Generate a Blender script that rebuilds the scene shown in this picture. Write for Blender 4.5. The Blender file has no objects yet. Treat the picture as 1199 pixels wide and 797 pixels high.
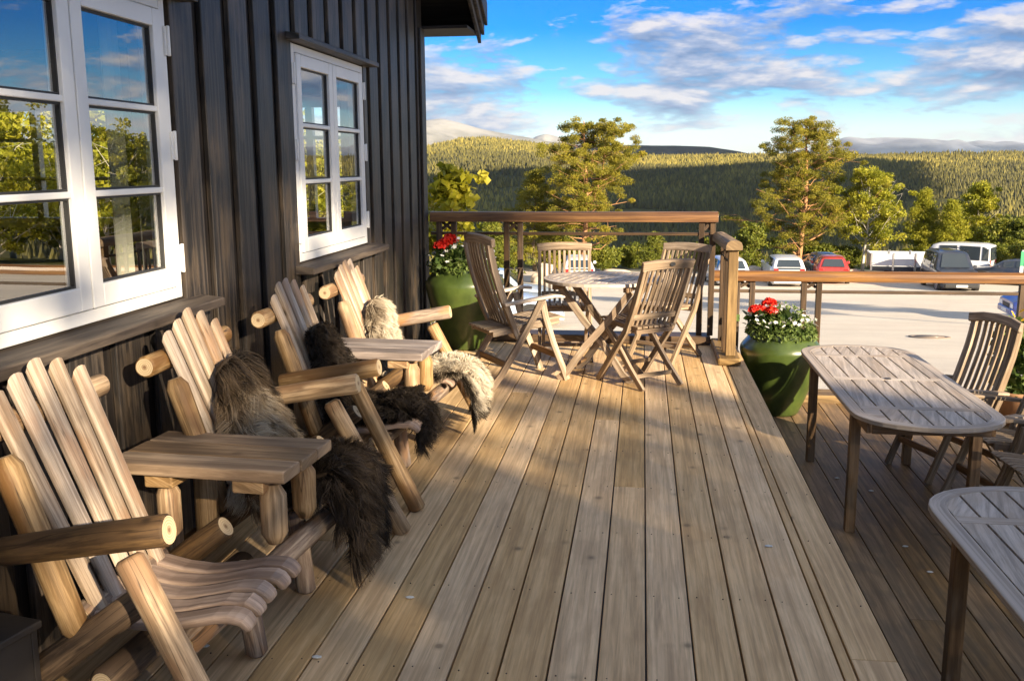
import bpy, math, random
import numpy as np
from mathutils import Vector, Matrix

random.seed(11)
rng = np.random.default_rng(7)
SC = bpy.context.scene
COL = SC.collection
PI = math.pi
def R(d): return math.radians(d)
def V(*a): return Vector(a)

# ------------------------------------------------------------------ materials
class NT:
    def __init__(s, m):
        m.use_nodes = True
        s.t = m.node_tree; s.t.nodes.clear()
        s.out = s.n('ShaderNodeOutputMaterial')
    def n(s, typ, ins=None, **kw):
        x = s.t.nodes.new(typ)
        for k, v in kw.items(): setattr(x, k, v)
        for k, v in (ins or {}).items():
            if isinstance(v, bpy.types.NodeSocket): s.t.links.new(v, x.inputs[k])
            else: x.inputs[k].default_value = v
        return x
    def ramp(s, fac, stops, interp='LINEAR'):
        r = s.n('ShaderNodeValToRGB', {0: fac})
        e = r.color_ramp; e.interpolation = interp
        while len(e.elements) < len(stops): e.elements.new(0.5)
        for el, (p, c) in zip(e.elements, stops):
            el.position = p
            el.color = (*c, 1) if len(c) == 3 else c
        return r.outputs[0]
    def math(s, op, a, b=0.0, c=0.0, clamp=False):
        x = s.n('ShaderNodeMath', {0: a, 1: b, 2: c}, operation=op); x.use_clamp = clamp
        return x.outputs[0]
    def mix(s, fac, a, b, mode='MIX'):
        x = s.n('ShaderNodeMix', data_type='RGBA', blend_type=mode)
        for i, v in ((0, fac), (6, a), (7, b)):
            if isinstance(v, bpy.types.NodeSocket): s.t.links.new(v, x.inputs[i])
            else: x.inputs[i].default_value = v if i == 0 else ((*v, 1) if len(v) == 3 else v)
        return x.outputs[2]
    def attr(s, name): return s.n('ShaderNodeAttribute', attribute_name=name).outputs['Fac']
    def bsdf(s, color, rough=.6, spec=.4, bump=None, bstr=.3, bdist=.004, **kw):
        p = s.n('ShaderNodeBsdfPrincipled')
        for k, v in dict({'Base Color': color, 'Roughness': rough, 'Specular IOR Level': spec}, **kw).items():
            if isinstance(v, bpy.types.NodeSocket): s.t.links.new(v, p.inputs[k])
            else: p.inputs[k].default_value = (*v, 1) if isinstance(v, tuple) and len(v) == 3 else v
        if bump is not None:
            b = s.n('ShaderNodeBump', {'Height': bump, 'Strength': bstr, 'Distance': bdist})
            s.t.links.new(b.outputs[0], p.inputs['Normal'])
        s.t.links.new(p.outputs[0], s.out.inputs[0])
        return p
def M(name):
    m = bpy.data.materials.new(name)
    return m, NT(m)

def wood(name, light, dark, stain=None, knots=.5, su=2.2, sv=34, rough=.65, var=.25, bstr=.35, blotch=.5, spec=.3, cracks=0):
    m, t = M(name)
    uv = t.n('ShaderNodeUVMap', uv_map='UVMap').outputs[0]
    mp = t.n('ShaderNodeMapping', {0: uv, 3: (su, sv, 1)}).outputs[0]
    g = t.n('ShaderNodeTexNoise', {'Vector': mp, 'Scale': 1.0, 'Detail': 6.0, 'Roughness': .62, 'Distortion': .5}).outputs[0]
    mp2 = t.n('ShaderNodeMapping', {0: uv, 3: (3.2, 8, 1)}).outputs[0]
    b = t.n('ShaderNodeTexNoise', {'Vector': mp2, 'Scale': 1.0, 'Detail': 4.0}).outputs[0]
    rnd = t.attr('rnd')
    c = t.ramp(g, [(.36, tuple(x * .8 for x in dark)), (.46, dark), (.60, light)])
    mpf = t.n('ShaderNodeMapping', {0: uv, 3: (su * 4, sv * 3.2, 1)}).outputs[0]
    gf = t.n('ShaderNodeTexNoise', {'Vector': mpf, 'Scale': 1.0, 'Detail': 3.0, 'Roughness': .7}).outputs[0]
    c = t.mix(.42 if cracks else .30, c, t.ramp(gf, [(.30, (.25, .25, .25)), (.55, (1, 1, 1)), (.75, (1, 1, 1))]), 'MULTIPLY')
    c = t.mix(1.0, c, (1.14, 1.14, 1.14), 'MULTIPLY')
    if stain:
        sf = t.ramp(b, [(.5, (0, 0, 0)), (.60, (1, 1, 1))])
        c = t.mix(t.math('MULTIPLY', sf, blotch), c, stain)
    mp3 = t.n('ShaderNodeMapping', {0: uv, 3: (4.2, 5.0, 1)}).outputs[0]
    vo = t.n('ShaderNodeTexVoronoi', {'Vector': mp3, 'Scale': 1.0, 'Randomness': 1.0}).outputs[0]
    kf = t.ramp(vo, [(.05, (1, 1, 1)), (.085, (.35, .35, .35)), (.15, (0, 0, 0))])
    c = t.mix(t.math('MULTIPLY', kf, knots), c, tuple(x * .35 for x in dark))
    if cracks:
        mp4 = t.n('ShaderNodeMapping', {0: uv, 3: (1.1, 26, 1)}).outputs[0]
        cn = t.n('ShaderNodeTexNoise', {'Vector': mp4, 'Scale': 1.0, 'Detail': 2.0, 'Roughness': .4}).outputs[0]
        cf = t.ramp(t.math('ABSOLUTE', t.math('SUBTRACT', cn, .5)), [(.0, (1, 1, 1)), (.012, (0, 0, 0))])
        cm = t.ramp(b, [(.45, (0, 0, 0)), (.55, (1, 1, 1))])
        c = t.mix(t.math('MULTIPLY', t.math('MULTIPLY', cf, cm), cracks), c, tuple(x * .2 for x in dark))
    k = t.math('MULTIPLY_ADD', rnd, 2 * var, 1 - var)
    hs = t.n('ShaderNodeHueSaturation', {'Color': c, 'Value': k, 'Saturation': t.math('MULTIPLY_ADD', rnd, -.25, 1.12)})
    t.bsdf(hs.outputs[0], rough, spec, bump=g, bstr=bstr, bdist=.004)
    return m
def plain(name, col, rough=.5, spec=.5, metal=0., noise=.12, scale=30, bstr=.0):
    m, t = M(name)
    co = t.n('ShaderNodeTexCoord').outputs['Object']
    nz = t.n('ShaderNodeTexNoise', {'Vector': co, 'Scale': scale, 'Detail': 4.0}).outputs[0]
    c = t.mix(nz, tuple(x * (1 - noise) for x in col), tuple(min(1, x * (1 + noise)) for x in col))
    t.bsdf(c, rough, spec, bump=nz if bstr else None, bstr=bstr, **{'Metallic': metal})
    return m
def leafmat(name, c1, c2, c3, trans=.35, rough=.55):
    m, t = M(name)
    c = t.ramp(t.attr('rnd'), [(0, c1), (.5, c2), (1, c3)])
    p = t.bsdf(c, rough, .3)
    tr = t.n('ShaderNodeBsdfTranslucent', {'Color': c})
    ms = t.n('ShaderNodeMixShader', {0: trans, 1: p.outputs[0], 2: tr.outputs[0]})
    t.t.links.new(ms.outputs[0], t.out.inputs[0])
    return m

MT = {}
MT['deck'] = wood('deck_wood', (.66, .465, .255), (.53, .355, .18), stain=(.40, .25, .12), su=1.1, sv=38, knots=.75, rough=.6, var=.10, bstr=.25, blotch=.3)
MT['deck_low'] = wood('deck_wood_shaded', (.30, .185, .085), (.20, .12, .052), stain=(.13, .09, .05), su=1.3, sv=34, knots=.6, rough=.6, var=.10, bstr=.25)  # lower boards: shade around and under the tables is in the colour
MT['log'] = wood('peeled_log', (.46, .31, .165), (.28, .175, .085), stain=(.20, .105, .045), su=3.0, sv=60, knots=1., rough=.55, var=.18, cracks=.95, blotch=.85)
MT['log_brown'] = wood('weathered_brown_log_shaded', (.15, .092, .045), (.07, .042, .022), stain=(.09, .055, .03), su=4, sv=46, knots=.9, rough=.7, var=.12, cracks=.7, blotch=.8)  # weathered brown, darkened further for the unlit body of the near arm
MT['log_grey'] = wood('grey_log', (.33, .26, .20), (.18, .13, .10), stain=(.33, .17, .07), su=3.5, sv=40, knots=.9, rough=.65, var=.15, cracks=.8, blotch=.8)
MT['slat'] = wood('pale_slat', (.47, .375, .28), (.32, .24, .17), stain=(.33, .20, .12), su=2.2, sv=60, knots=.9, rough=.5, var=.15, cracks=.5, blotch=.7)
MT['seat'] = wood('seat_slat', (.40, .30, .235), (.24, .17, .13), stain=(.22, .16, .12), su=1.8, sv=26, knots=.3, rough=.5, var=.1)
MT['plank'] = wood('table_plank', (.34, .235, .14), (.20, .13, .075), stain=(.13, .09, .055), su=1.6, sv=26, knots=.5, rough=.65, var=.15)
MT['plank_grey'] = wood('table_plank_grey', (.32, .27, .24), (.19, .155, .14), stain=(.13, .11, .10), su=1.6, sv=26, knots=.5, rough=.65, var=.12)
MT['teak'] = wood('silvered_teak', (.33, .25, .175), (.18, .13, .085), stain=(.24, .16, .10), su=2.5, sv=45, knots=.0, rough=.6, var=.2, blotch=.5)
MT['teak_dark'] = wood('brown_teak', (.27, .165, .085), (.17, .10, .05), stain=(.30, .23, .16), su=2.5, sv=45, knots=.0, rough=.6, var=.18, blotch=.4)
MT['teak_top'] = wood('grey_teak_top', (.47, .40, .34), (.34, .285, .235), stain=(.40, .30, .21), su=2.0, sv=40, knots=.0, rough=.5, var=.14, blotch=.4)
MT['teak_pale'] = wood('bleached_teak', (.52, .45, .38), (.40, .33, .27), stain=(.45, .34, .24), su=2.0, sv=40, knots=.0, rough=.55, var=.1)
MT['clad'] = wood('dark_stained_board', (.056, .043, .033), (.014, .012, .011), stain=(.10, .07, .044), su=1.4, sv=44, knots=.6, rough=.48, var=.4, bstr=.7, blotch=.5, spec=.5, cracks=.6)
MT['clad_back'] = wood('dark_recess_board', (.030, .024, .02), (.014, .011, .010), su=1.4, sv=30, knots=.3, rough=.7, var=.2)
MT['sill'] = wood('dark_sill', (.085, .065, .048), (.04, .03, .024), su=1.4, sv=24, knots=.4, rough=.65, var=.2)
MT['handrail'] = wood('oiled_handrail', (.21, .10, .026), (.12, .052, .016), su=1.2, sv=30, knots=.3, rough=.4, var=.1, spec=.5)
MT['railpost'] = wood('brown_rail_post', (.085, .052, .028), (.045, .028, .016), su=2, sv=30, knots=.2, rough=.5, var=.15)
MT['newpost'] = wood('pressure_treated_post', (.25, .165, .075), (.15, .095, .042), su=2, sv=24, knots=.5, rough=.6, var=.12)
def endgrain():
    m, t = M('log_end_grain')
    uv = t.n('ShaderNodeUVMap', uv_map='UVMap').outputs[0]
    d = t.n('ShaderNodeVectorMath', {0: uv}, operation='LENGTH').outputs['Value']
    nz = t.n('ShaderNodeTexNoise', {'Vector': uv, 'Scale': 40.0, 'Detail': 3.0}).outputs[0]
    rg = t.math('SINE', t.math('MULTIPLY_ADD', nz, 3.0, t.math('MULTIPLY', d, 900.0)))
    c = t.ramp(t.math('MULTIPLY_ADD', rg, .5, .5), [(0, (.50, .36, .20)), (1, (.66, .52, .33))])
    c = t.mix(t.ramp(d, [(.004, (1, 1, 1)), (.012, (0, 0, 0))]), c, (.25, .15, .08))
    t.bsdf(c, .7, .2, bump=rg, bstr=.15)
    return m
MT['end'] = endgrain()
MT['white'] = plain('white_window_paint', (.74, .735, .72), .4, .5, noise=.09, scale=7)
MT['metal'] = plain('galvanised_hinge', (.5, .5, .5), .35, .5, .9)
MT['black'] = plain('black_plastic', (.02, .02, .02), .5)
MT['darkbox'] = plain('dark_painted_board', (.03, .024, .02), .6, bstr=.2)
MT['soil'] = plain('soil', (.04, .028, .018), .9, .1, bstr=.5)
MT['room'] = plain('room_plaster', (.20, .19, .17), .8, .2)
MT['roomfloor'] = plain('room_floor', (.10, .075, .055), .5, .3)
MT['curtain'] = plain('cream_curtain', (.55, .52, .44), .9, .1)
def glass():
    m, t = M('window_glass')
    fr = t.n('ShaderNodeFresnel', {'IOR': 4.0}).outputs[0]
    fr = t.math('MULTIPLY', fr, t.math('SUBTRACT', 1.0, t.n('ShaderNodeNewGeometry').outputs['Backfacing']))
    tr = t.n('ShaderNodeBsdfTransparent', {'Color': (.94, .96, .95, 1)})
    co = t.n('ShaderNodeTexCoord').outputs['Object']
    nz = t.n('ShaderNodeTexNoise', {'Vector': co, 'Scale': 2.2, 'Detail': 1.0}).outputs[0]
    bp = t.n('ShaderNodeBump', {'Height': nz, 'Strength': .05, 'Distance': .01})
    gl = t.n('ShaderNodeBsdfGlossy', {'Color': (1, 1, 1, 1), 'Roughness': .0, 'Normal': bp.outputs[0]})
    ms = t.n('ShaderNodeMixShader', {0: fr, 1: tr.outputs[0], 2: gl.outputs[0]})
    t.t.links.new(ms.outputs[0], t.out.inputs[0])
    return m
MT['glass'] = glass()
def potmat():
    m, t = M('green_glaze')
    co = t.n('ShaderNodeTexCoord').outputs['Object']
    nz = t.n('ShaderNodeTexNoise', {'Vector': co, 'Scale': 7.0, 'Detail': 5.0}).outputs[0]
    c = t.ramp(nz, [(.3, (.028, .045, .010)), (.7, (.062, .092, .018))])
    t.bsdf(c, .32, .5, bump=nz, bstr=.15, bdist=.02, **{'Coat Weight': .25, 'Coat Roughness': .15})
    return m
MT['pot'] = potmat()
MT['terracotta'] = plain('terracotta', (.45, .24, .12), .8)
MT['leaf_dark'] = leafmat('dark_green_leaf', (.025, .05, .012), (.05, .09, .02), (.09, .14, .03))
MT['leaf_grey'] = leafmat('small_green_leaf', (.06, .10, .02), (.11, .16, .035), (.18, .23, .06))
MT['petal_red'] = leafmat('red_petal', (.5, .012, .008), (.65, .02, .012), (.75, .05, .02), .2)
MT['petal_white'] = leafmat('white_petal', (.7, .7, .62), (.78, .78, .72), (.82, .82, .8), .2)
MT['petal_yellow'] = leafmat('yellow_petal', (.6, .3, .01), (.7, .42, .01), (.75, .5, .02), .2)
MT['pine'] = leafmat('pine_needles', (.10, .105, .012), (.22, .20, .017), (.37, .295, .028), .3)
MT['spruce'] = leafmat('spruce_needles', (.10, .11, .010), (.22, .20, .016), (.34, .28, .025), .3)
MT['birch'] = leafmat('birch_leaves', (.14, .16, .013), (.30, .30, .022), (.47, .41, .035), .4)
MT['bush'] = leafmat('bush_leaves', (.07, .09, .010), (.15, .17, .018), (.25, .235, .03), .35)
MT['maple'] = leafmat('bright_leaves', (.16, .17, .01), (.30, .28, .015), (.42, .36, .03), .4)
MT['bark_pine'] = plain('pine_bark', (.36, .19, .09), .85, .2, noise=.45, scale=9, bstr=.6)
MT['bark_birch'] = plain('birch_bark', (.55, .50, .42), .8, .2, noise=.4, scale=7, bstr=.4)
MT['bark_grey'] = plain('grey_bark', (.20, .15, .10), .85, .2, noise=.4, scale=9, bstr=.5)
MT['rock'] = plain('pale_boulder', (.48, .40, .31), .85, .2, noise=.35, scale=4, bstr=.6)
MT['tyre'] = plain('tyre_rubber', (.025, .025, .026), .8)
MT['rim'] = plain('alloy_rim', (.55, .55, .56), .3, .5, .7)
MT['carglass'] = plain('car_glass', (.03, .04, .05), .04, .8, noise=.05)
MT['plate'] = plain('number_plate', (.75, .75, .72), .4)
MT['lamp_red'] = plain('tail_lamp', (.45, .02, .02), .2)
MT['lamp_clear'] = plain('head_lamp', (.75, .78, .8), .1, .8)
MT['chrome'] = plain('bright_trim', (.6, .6, .6), .2, .5, .8)
def paint(name, col):
    m, t = M(name)
    co = t.n('ShaderNodeTexCoord').outputs['Object']
    nz = t.n('ShaderNodeTexNoise', {'Vector': co, 'Scale': 3.0, 'Detail': 5.0}).outputs[0]
    c = t.mix(t.ramp(nz, [(.45, (0, 0, 0)), (.75, (.12, .12, .12))]), col, (.25, .2, .15))
    t.bsdf(c, .3, .5, **{'Coat Weight': .7, 'Coat Roughness': .06})
    return m
MT['p_white'] = paint('white_car_paint', (.62, .63, .65))
MT['p_red'] = paint('red_car_paint', (.42, .03, .025))
MT['p_blue'] = paint('blue_car_paint', (.03, .06, .28))
MT['p_dark'] = paint('dark_blue_grey_paint', (.02, .027, .045))
MT['p_silver'] = paint('silver_blue_paint', (.38, .45, .54))
MT['p_beige'] = paint('pale_grey_paint', (.5, .5, .48))
MT['iron'] = plain('rusty_iron', (.22, .17, .13), .8)
MT['screw'] = plain('dull_screw', (.12, .085, .055), .6)
MT['signgreen'] = plain('green_sign', (.03, .30, .12), .5)

# ------------------------------------------------------------------ mesh builder
class MB:
    def __init__(s): s.v = []; s.f = []; s.uv = []; s.r = []; s.m = []; s.s = []
    def face(s, idx, uv, r=.5, m=0, sm=False):
        s.f.append(tuple(idx)); s.uv.append(uv); s.r.append(r); s.m.append(m); s.s.append(sm)
    def loft(s, rings, r=None, m=0, sm=False, cap=True, capm=None, closed=True):
        r = random.random() if r is None else r
        ou, ov = random.uniform(0, 40), random.uniform(0, 40)
        n = len(rings[0]); base = len(s.v); u = 0; us = []
        for k, ring in enumerate(rings):
            if k:
                a = sum((Vector(p) for p in rings[k - 1]), Vector()) / n; b = sum((Vector(p) for p in ring), Vector()) / n
                u += (b - a).length
            us.append(u); s.v += [tuple(p) for p in ring]
        big = max(rings, key=lambda q: sum((Vector(q[i]) - Vector(q[i - 1])).length for i in range(n)))
        vs = [0]
        for i in range(n): vs.append(vs[-1] + (Vector(big[(i + 1) % n]) - Vector(big[i])).length)
        for k in range(len(rings) - 1):
            for i in range(n if closed else n - 1):
                j = (i + 1) % n
                a, b = base + k * n, base + (k + 1) * n
                s.face((a + i, a + j, b + j, b + i), [(us[k] + ou, vs[i] + ov), (us[k] + ou, vs[i + 1] + ov), (us[k + 1] + ou, vs[i + 1] + ov), (us[k + 1] + ou, vs[i] + ov)], r, m, sm)
        if cap:
            for k, rev in ((0, True), (len(rings) - 1, False)):
                ring = rings[k]; c = sum((Vector(p) for p in ring), Vector()) / n
                e1 = (Vector(ring[0]) - c).normalized() if (Vector(ring[0]) - c).length > 1e-6 else V(1, 0, 0)
                nn = (Vector(ring[1]) - c).cross(e1)
                e2 = nn.cross(e1).normalized() if nn.length > 1e-9 else V(0, 1, 0)
                ids = [base + k * n + i for i in range(n)]
                uvs = [((Vector(p) - c).dot(e1), (Vector(p) - c).dot(e2)) for p in ring]
                if rev: ids = ids[::-1]; uvs = uvs[::-1]
                if capm is None: uvs = [(x + ou, y + ov) for x, y in uvs]
                s.face(ids, uvs, r, m if capm is None else capm, False)
    def sweep(s, pts, w, h, side, r=None, m=0, sm=False):
        """rectangular bar along pts; w across 'side', h across the other way"""
        pts = [Vector(p) for p in pts]; side = Vector(side).normalized(); rings = []
        for k, p in enumerate(pts):
            t = (pts[min(k + 1, len(pts) - 1)] - pts[max(k - 1, 0)]).normalized()
            sd = (side - t * side.dot(t)).normalized(); nn = t.cross(sd)
            ww = w[k] if isinstance(w, (list, tuple)) else w; hh = h[k] if isinstance(h, (list, tuple)) else h
            rings.append([p + sd * ww / 2 + nn * hh / 2, p - sd * ww / 2 + nn * hh / 2, p - sd * ww / 2 - nn * hh / 2, p + sd * ww / 2 - nn * hh / 2])
        s.loft(rings, r, m, sm)
    def bar(s, a, b, w, h, side, **k): s.sweep([a, b], w, h, side, **k)
    def box(s, lo, hi, r=None, m=0):
        lo = Vector(lo); hi = Vector(hi); d = hi - lo; c = (lo + hi) / 2
        ax = max(range(3), key=lambda i: d[i]); o = [i for i in range(3) if i != ax]
        a = c.copy(); b = c.copy(); a[ax] = lo[ax]; b[ax] = hi[ax]
        sd = V(0, 0, 0); sd[o[0]] = 1
        s.sweep([a, b], d[o[0]], d[o[1]], sd, r, m)
    def log(s, a, b, r0, r1=None, n=20, m=0, capm=1, bev=.012, wob=.03, r=None, seg=5, bevlen=None):
        a = Vector(a); b = Vector(b); r1 = r0 if r1 is None else r1; t = (b - a); L = t.length; t.normalize()
        x = t.orthogonal().normalized(); y = t.cross(x); rings = []
        bl = bevlen or bev
        st = [(0, -bev), (bl, 0)] + [(L * k / seg, 0) for k in range(1, seg)] + [(L - bl, 0), (L, -bev)]
        ph = [random.uniform(0, 6.3) for _ in range(6)]
        for d, dr in st:
            f = d / L; rr = r0 + (r1 - r0) * f + dr; ring = []
            off = (x * math.sin(ph[0] + 3 * f) + y * math.cos(ph[1] + 3 * f)) * wob * r0 * .8
            for i in range(n):
                an = 2 * PI * i / n
                q = 1 + wob * (math.sin(2 * an + ph[2] + 2 * f) + .5 * math.sin(3 * an + ph[3] + 5 * f) + .4 * math.sin(7 * f + ph[4]))
                ring.append(a + t * d + off + (x * math.cos(an) + y * math.sin(an)) * rr * q)
            rings.append(ring)
        s.loft(rings, r, m, True, True, capm)
    def tube(s, pts, rad, n=6, m=0, r=None, cap=True):
        pts = [Vector(p) for p in pts]; rings = []
        ref = V(.31, .52, .79)
        for k, p in enumerate(pts):
            t = (pts[min(k + 1, len(pts) - 1)] - pts[max(k - 1, 0)]).normalized()
            x = t.cross(ref).normalized(); y = t.cross(x)
            rr = rad[k] if isinstance(rad, (list, tuple)) else rad
            rings.append([p + (x * math.cos(2 * PI * i / n) + y * math.sin(2 * PI * i / n)) * rr for i in range(n)])
        s.loft(rings, r, m, True, cap)
    def lathe(s, prof, n=40, m=0, c=(0, 0), r=.5):
        s.loft([[(c[0] + q * math.cos(2 * PI * i / n), c[1] + q * math.sin(2 * PI * i / n), z) for i in range(n)] for q, z in prof], r, m, True, True)
    def prism(s, poly, z0, z1, r=None, m=0):
        s.loft([[(x, y, z0) for x, y in poly], [(x, y, z1) for x, y in poly]], r, m)
    def build(s, name, mats, parent=None, bevel=0., loc=None, seg=2):
        me = bpy.data.meshes.new(name)
        me.from_pydata([tuple(p) for p in s.v], [], s.f)
        uvl = me.uv_layers.new(name='UVMap')
        uvl.data.foreach_set('uv', np.array([c for f in s.uv for q in f for c in q], dtype=np.float32))
        at = me.attributes.new('rnd', 'FLOAT', 'FACE'); at.data.foreach_set('value', np.array(s.r, dtype=np.float32))
        me.polygons.foreach_set('use_smooth', np.array(s.s, dtype=bool))
        me.polygons.foreach_set('material_index', np.array(s.m, dtype=np.int32))
        for q in (mats if isinstance(mats, (list, tuple)) else [mats]): me.materials.append(MT[q] if isinstance(q, str) else q)
        me.update()
        o = bpy.data.objects.new(name, me); COL.objects.link(o)
        if parent: o.parent = parent
        if loc is not None: o.location = loc
        if bevel:
            b = o.modifiers.new('bevel', 'BEVEL'); b.width = bevel; b.segments = seg; b.limit_method = 'ANGLE'; b.angle_limit = R(40)
        return o
def mesh_np(name, verts, faces, mat, parent=None, rnd=None, smooth=False, extra=None):
    me = bpy.data.meshes.new(name); nf, k = faces.shape
    me.vertices.add(len(verts)); me.vertices.foreach_set('co', verts.astype(np.float32).ravel())
    me.loops.add(nf * k); me.loops.foreach_set('vertex_index', faces.astype(np.int32).ravel())
    me.polygons.add(nf); me.polygons.foreach_set('loop_start', (np.arange(nf) * k).astype(np.int32)); me.polygons.foreach_set('loop_total', np.full(nf, k, dtype=np.int32))
    me.polygons.foreach_set('use_smooth', np.full(nf, smooth, dtype=bool))
    if rnd is not None:
        at = me.attributes.new('rnd', 'FLOAT', 'FACE'); at.data.foreach_set('value', rnd.astype(np.float32))
    for key, arr in (extra or {}).items():
        at = me.attributes.new(key, 'FLOAT', 'FACE'); at.data.foreach_set('value', arr.astype(np.float32))
    me.materials.append(MT[mat] if isinstance(mat, str) else mat)
    me.update(calc_edges=True)
    o = bpy.data.objects.new(name, me); COL.objects.link(o)
    if parent: o.parent = parent
    return o
def tag(o, label=None, cat=None, group=None, kind=None):
    for k, v in (('label', label), ('category', cat), ('group', group), ('kind', kind)):
        if v: o[k] = v
    return o
def thing(name, label, cat, loc=(0, 0, 0), rz=0., group=None):
    o = bpy.data.objects.new(name, None); COL.objects.link(o)
    o.location = loc; o.rotation_euler = (0, 0, rz); o.empty_display_size = .1
    return tag(o, label, cat, group)
def dup(o, parent=None):
    c = o.copy(); COL.objects.link(c)
    if parent: c.parent = parent
    for ch in list(o.children): dup(ch, c)
    return c

# ------------------------------------------------------------------ camera (solved from the photograph's vanishing points)
F, CX, CY = 1139.0, 599.5, 398.5
def _n(v): return v / np.linalg.norm(v)
_Y = _n(np.array([753 - CX, CY - 190.5, -F])); _Z = np.array([CX - 637, 6650 - CY, F]); _Z = _n(_Z - np.dot(_Z, _Y) * _Y); _X = np.cross(_Y, _Z)
RM = np.array([_X, _Y, _Z]); CAM = np.array([0, 0, 1.548])
def at(px, py, y):                      # the point at depth y seen at a photo pixel
    d = RM @ np.array([px - CX, CY - py, -F]); return CAM + d * (y / d[1])
def hx(px, py=190.5):                   # x / y of the line of sight through a photo column at the horizon
    d = RM @ np.array([px - CX, CY - py, -F]); return d[0] / d[1]
cd = bpy.data.cameras.new('camera'); cam = bpy.data.objects.new('camera', cd); COL.objects.link(cam)
mw = Matrix(RM.tolist()).to_4x4(); mw.translation = Vector(CAM.tolist()); cam.matrix_world = mw
cd.sensor_fit = 'HORIZONTAL'; cd.sensor_width = 36; cd.lens = F / 1199 * 36; cd.clip_start = .05; cd.clip_end = 60000
SC.camera = cam

# ------------------------------------------------------------------ light and sky
SUN_EL, SUN_AZ = R(18), R(135)           # azimuth clockwise from +Y: behind the camera, to the right
sl = bpy.data.lights.new('sun', 'SUN'); sl.energy = 3.8; sl.angle = R(.5); sl.color = (1, .83, .60)
so = bpy.data.objects.new('sun', sl); COL.objects.link(so)
S = V(math.sin(SUN_AZ) * math.cos(SUN_EL), math.cos(SUN_AZ) * math.cos(SUN_EL), math.sin(SUN_EL))
so.rotation_euler = S.to_track_quat('Z', 'Y').to_euler(); so.location = (20, -20, 30)
w = bpy.data.worlds.new('World'); SC.world = w; w.use_nodes = True
def build_world():
    t = NT.__new__(NT); t.t = w.node_tree; t.t.nodes.clear()
    out = t.n('ShaderNodeOutputWorld')
    sky = t.n('ShaderNodeTexSky', sky_type='NISHITA'); sky.sun_disc = False
    sky.sun_elevation = SUN_EL; sky.sun_rotation = SUN_AZ; sky.air_density = 1.0; sky.dust_density = .4; sky.ozone_density = 2.5
    d = t.n('ShaderNodeTexCoord').outputs['Generated']
    sp = t.n('ShaderNodeSeparateXYZ', {0: d})
    zc = t.math('MAXIMUM', sp.outputs[2], .0)
    def cl(off, det, sc=CLOUD_SC):
        return t.n('ShaderNodeTexNoise', {'Vector': t.n('ShaderNodeMapping', {0: d, 1: off, 3: sc}).outputs[0], 'Scale': 1.0, 'Detail': det, 'Roughness': .60, 'Distortion': .15}).outputs[0]
    ox, oy, oz = CLOUD_OFF
    n1 = cl(CLOUD_OFF, 9.0); n2 = cl((ox, oy, oz + .30), 5.0)
    band = t.ramp(zc, [(0, (.06,) * 3), (.012, (.12,) * 3), (.035, (.22,) * 3), (.075, (.26,) * 3), (.11, (.20,) * 3), (.145, (.09,) * 3), (.20, (.03,) * 3), (.30, (.03,) * 3), (.42, (.18,) * 3), (.6, (.28,) * 3), (1, (.30,) * 3)])
    cov = t.math('ADD', n1, t.math('SUBTRACT', band, .08))
    a = t.ramp(cov, [(.585, (0, 0, 0)), (.63, (.6, .6, .6)), (.70, (1, 1, 1))])
    body = t.math('ADD', t.math('MULTIPLY', t.math('SUBTRACT', n1, n2), 1.3), .5)
    lum = t.ramp(body, [(.36, (.20, .32, .56)), (.49, (.46, .56, .78)), (.62, (1.0, .95, .95))])
    hsv = t.n('ShaderNodeHueSaturation', {'Color': sky.outputs[0], 'Saturation': SKY_SAT, 'Value': SKY_VAL}).outputs[0]
    grad = t.ramp(zc, [(0, (.92, 1.0, 1.28)), (.03, (.82, .97, 1.18)), (.07, (.25, .62, .95)), (.13, (.0, .35, .86)), (.26, (.0, .24, .74)), (.42, (1.4, 1.2, 1.0)), (1, (1.9, 1.5, 1.15))])
    base = t.mix(1.0, hsv, grad, 'MULTIPLY')
    clc = t.mix(1.0, lum, (CLOUD_L, CLOUD_L, CLOUD_L), 'MULTIPLY')
    c = t.mix(t.math('MULTIPLY', a, .94), base, clc)
    bg = t.n('ShaderNodeBackground', {0: c, 1: SKY_STR})
    t.t.links.new(bg.outputs[0], out.inputs[0])
CLOUD_OFF = (3.1, 7.3, 0.); CLOUD_SC = (7.5, 7.5, 27); SKY_SAT = 1.0; SKY_VAL = .70; CLOUD_L = 2.75; SKY_STR = .08
build_world()
SC.view_settings.view_transform = 'Standard'; SC.view_settings.look = 'None'; SC.view_settings.gamma = 1; SC.view_settings.use_curve_mapping = False
SC.view_settings.exposure = 2.1
SC.cycles.max_bounces = 8; SC.cycles.transparent_max_bounces = 24
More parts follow.
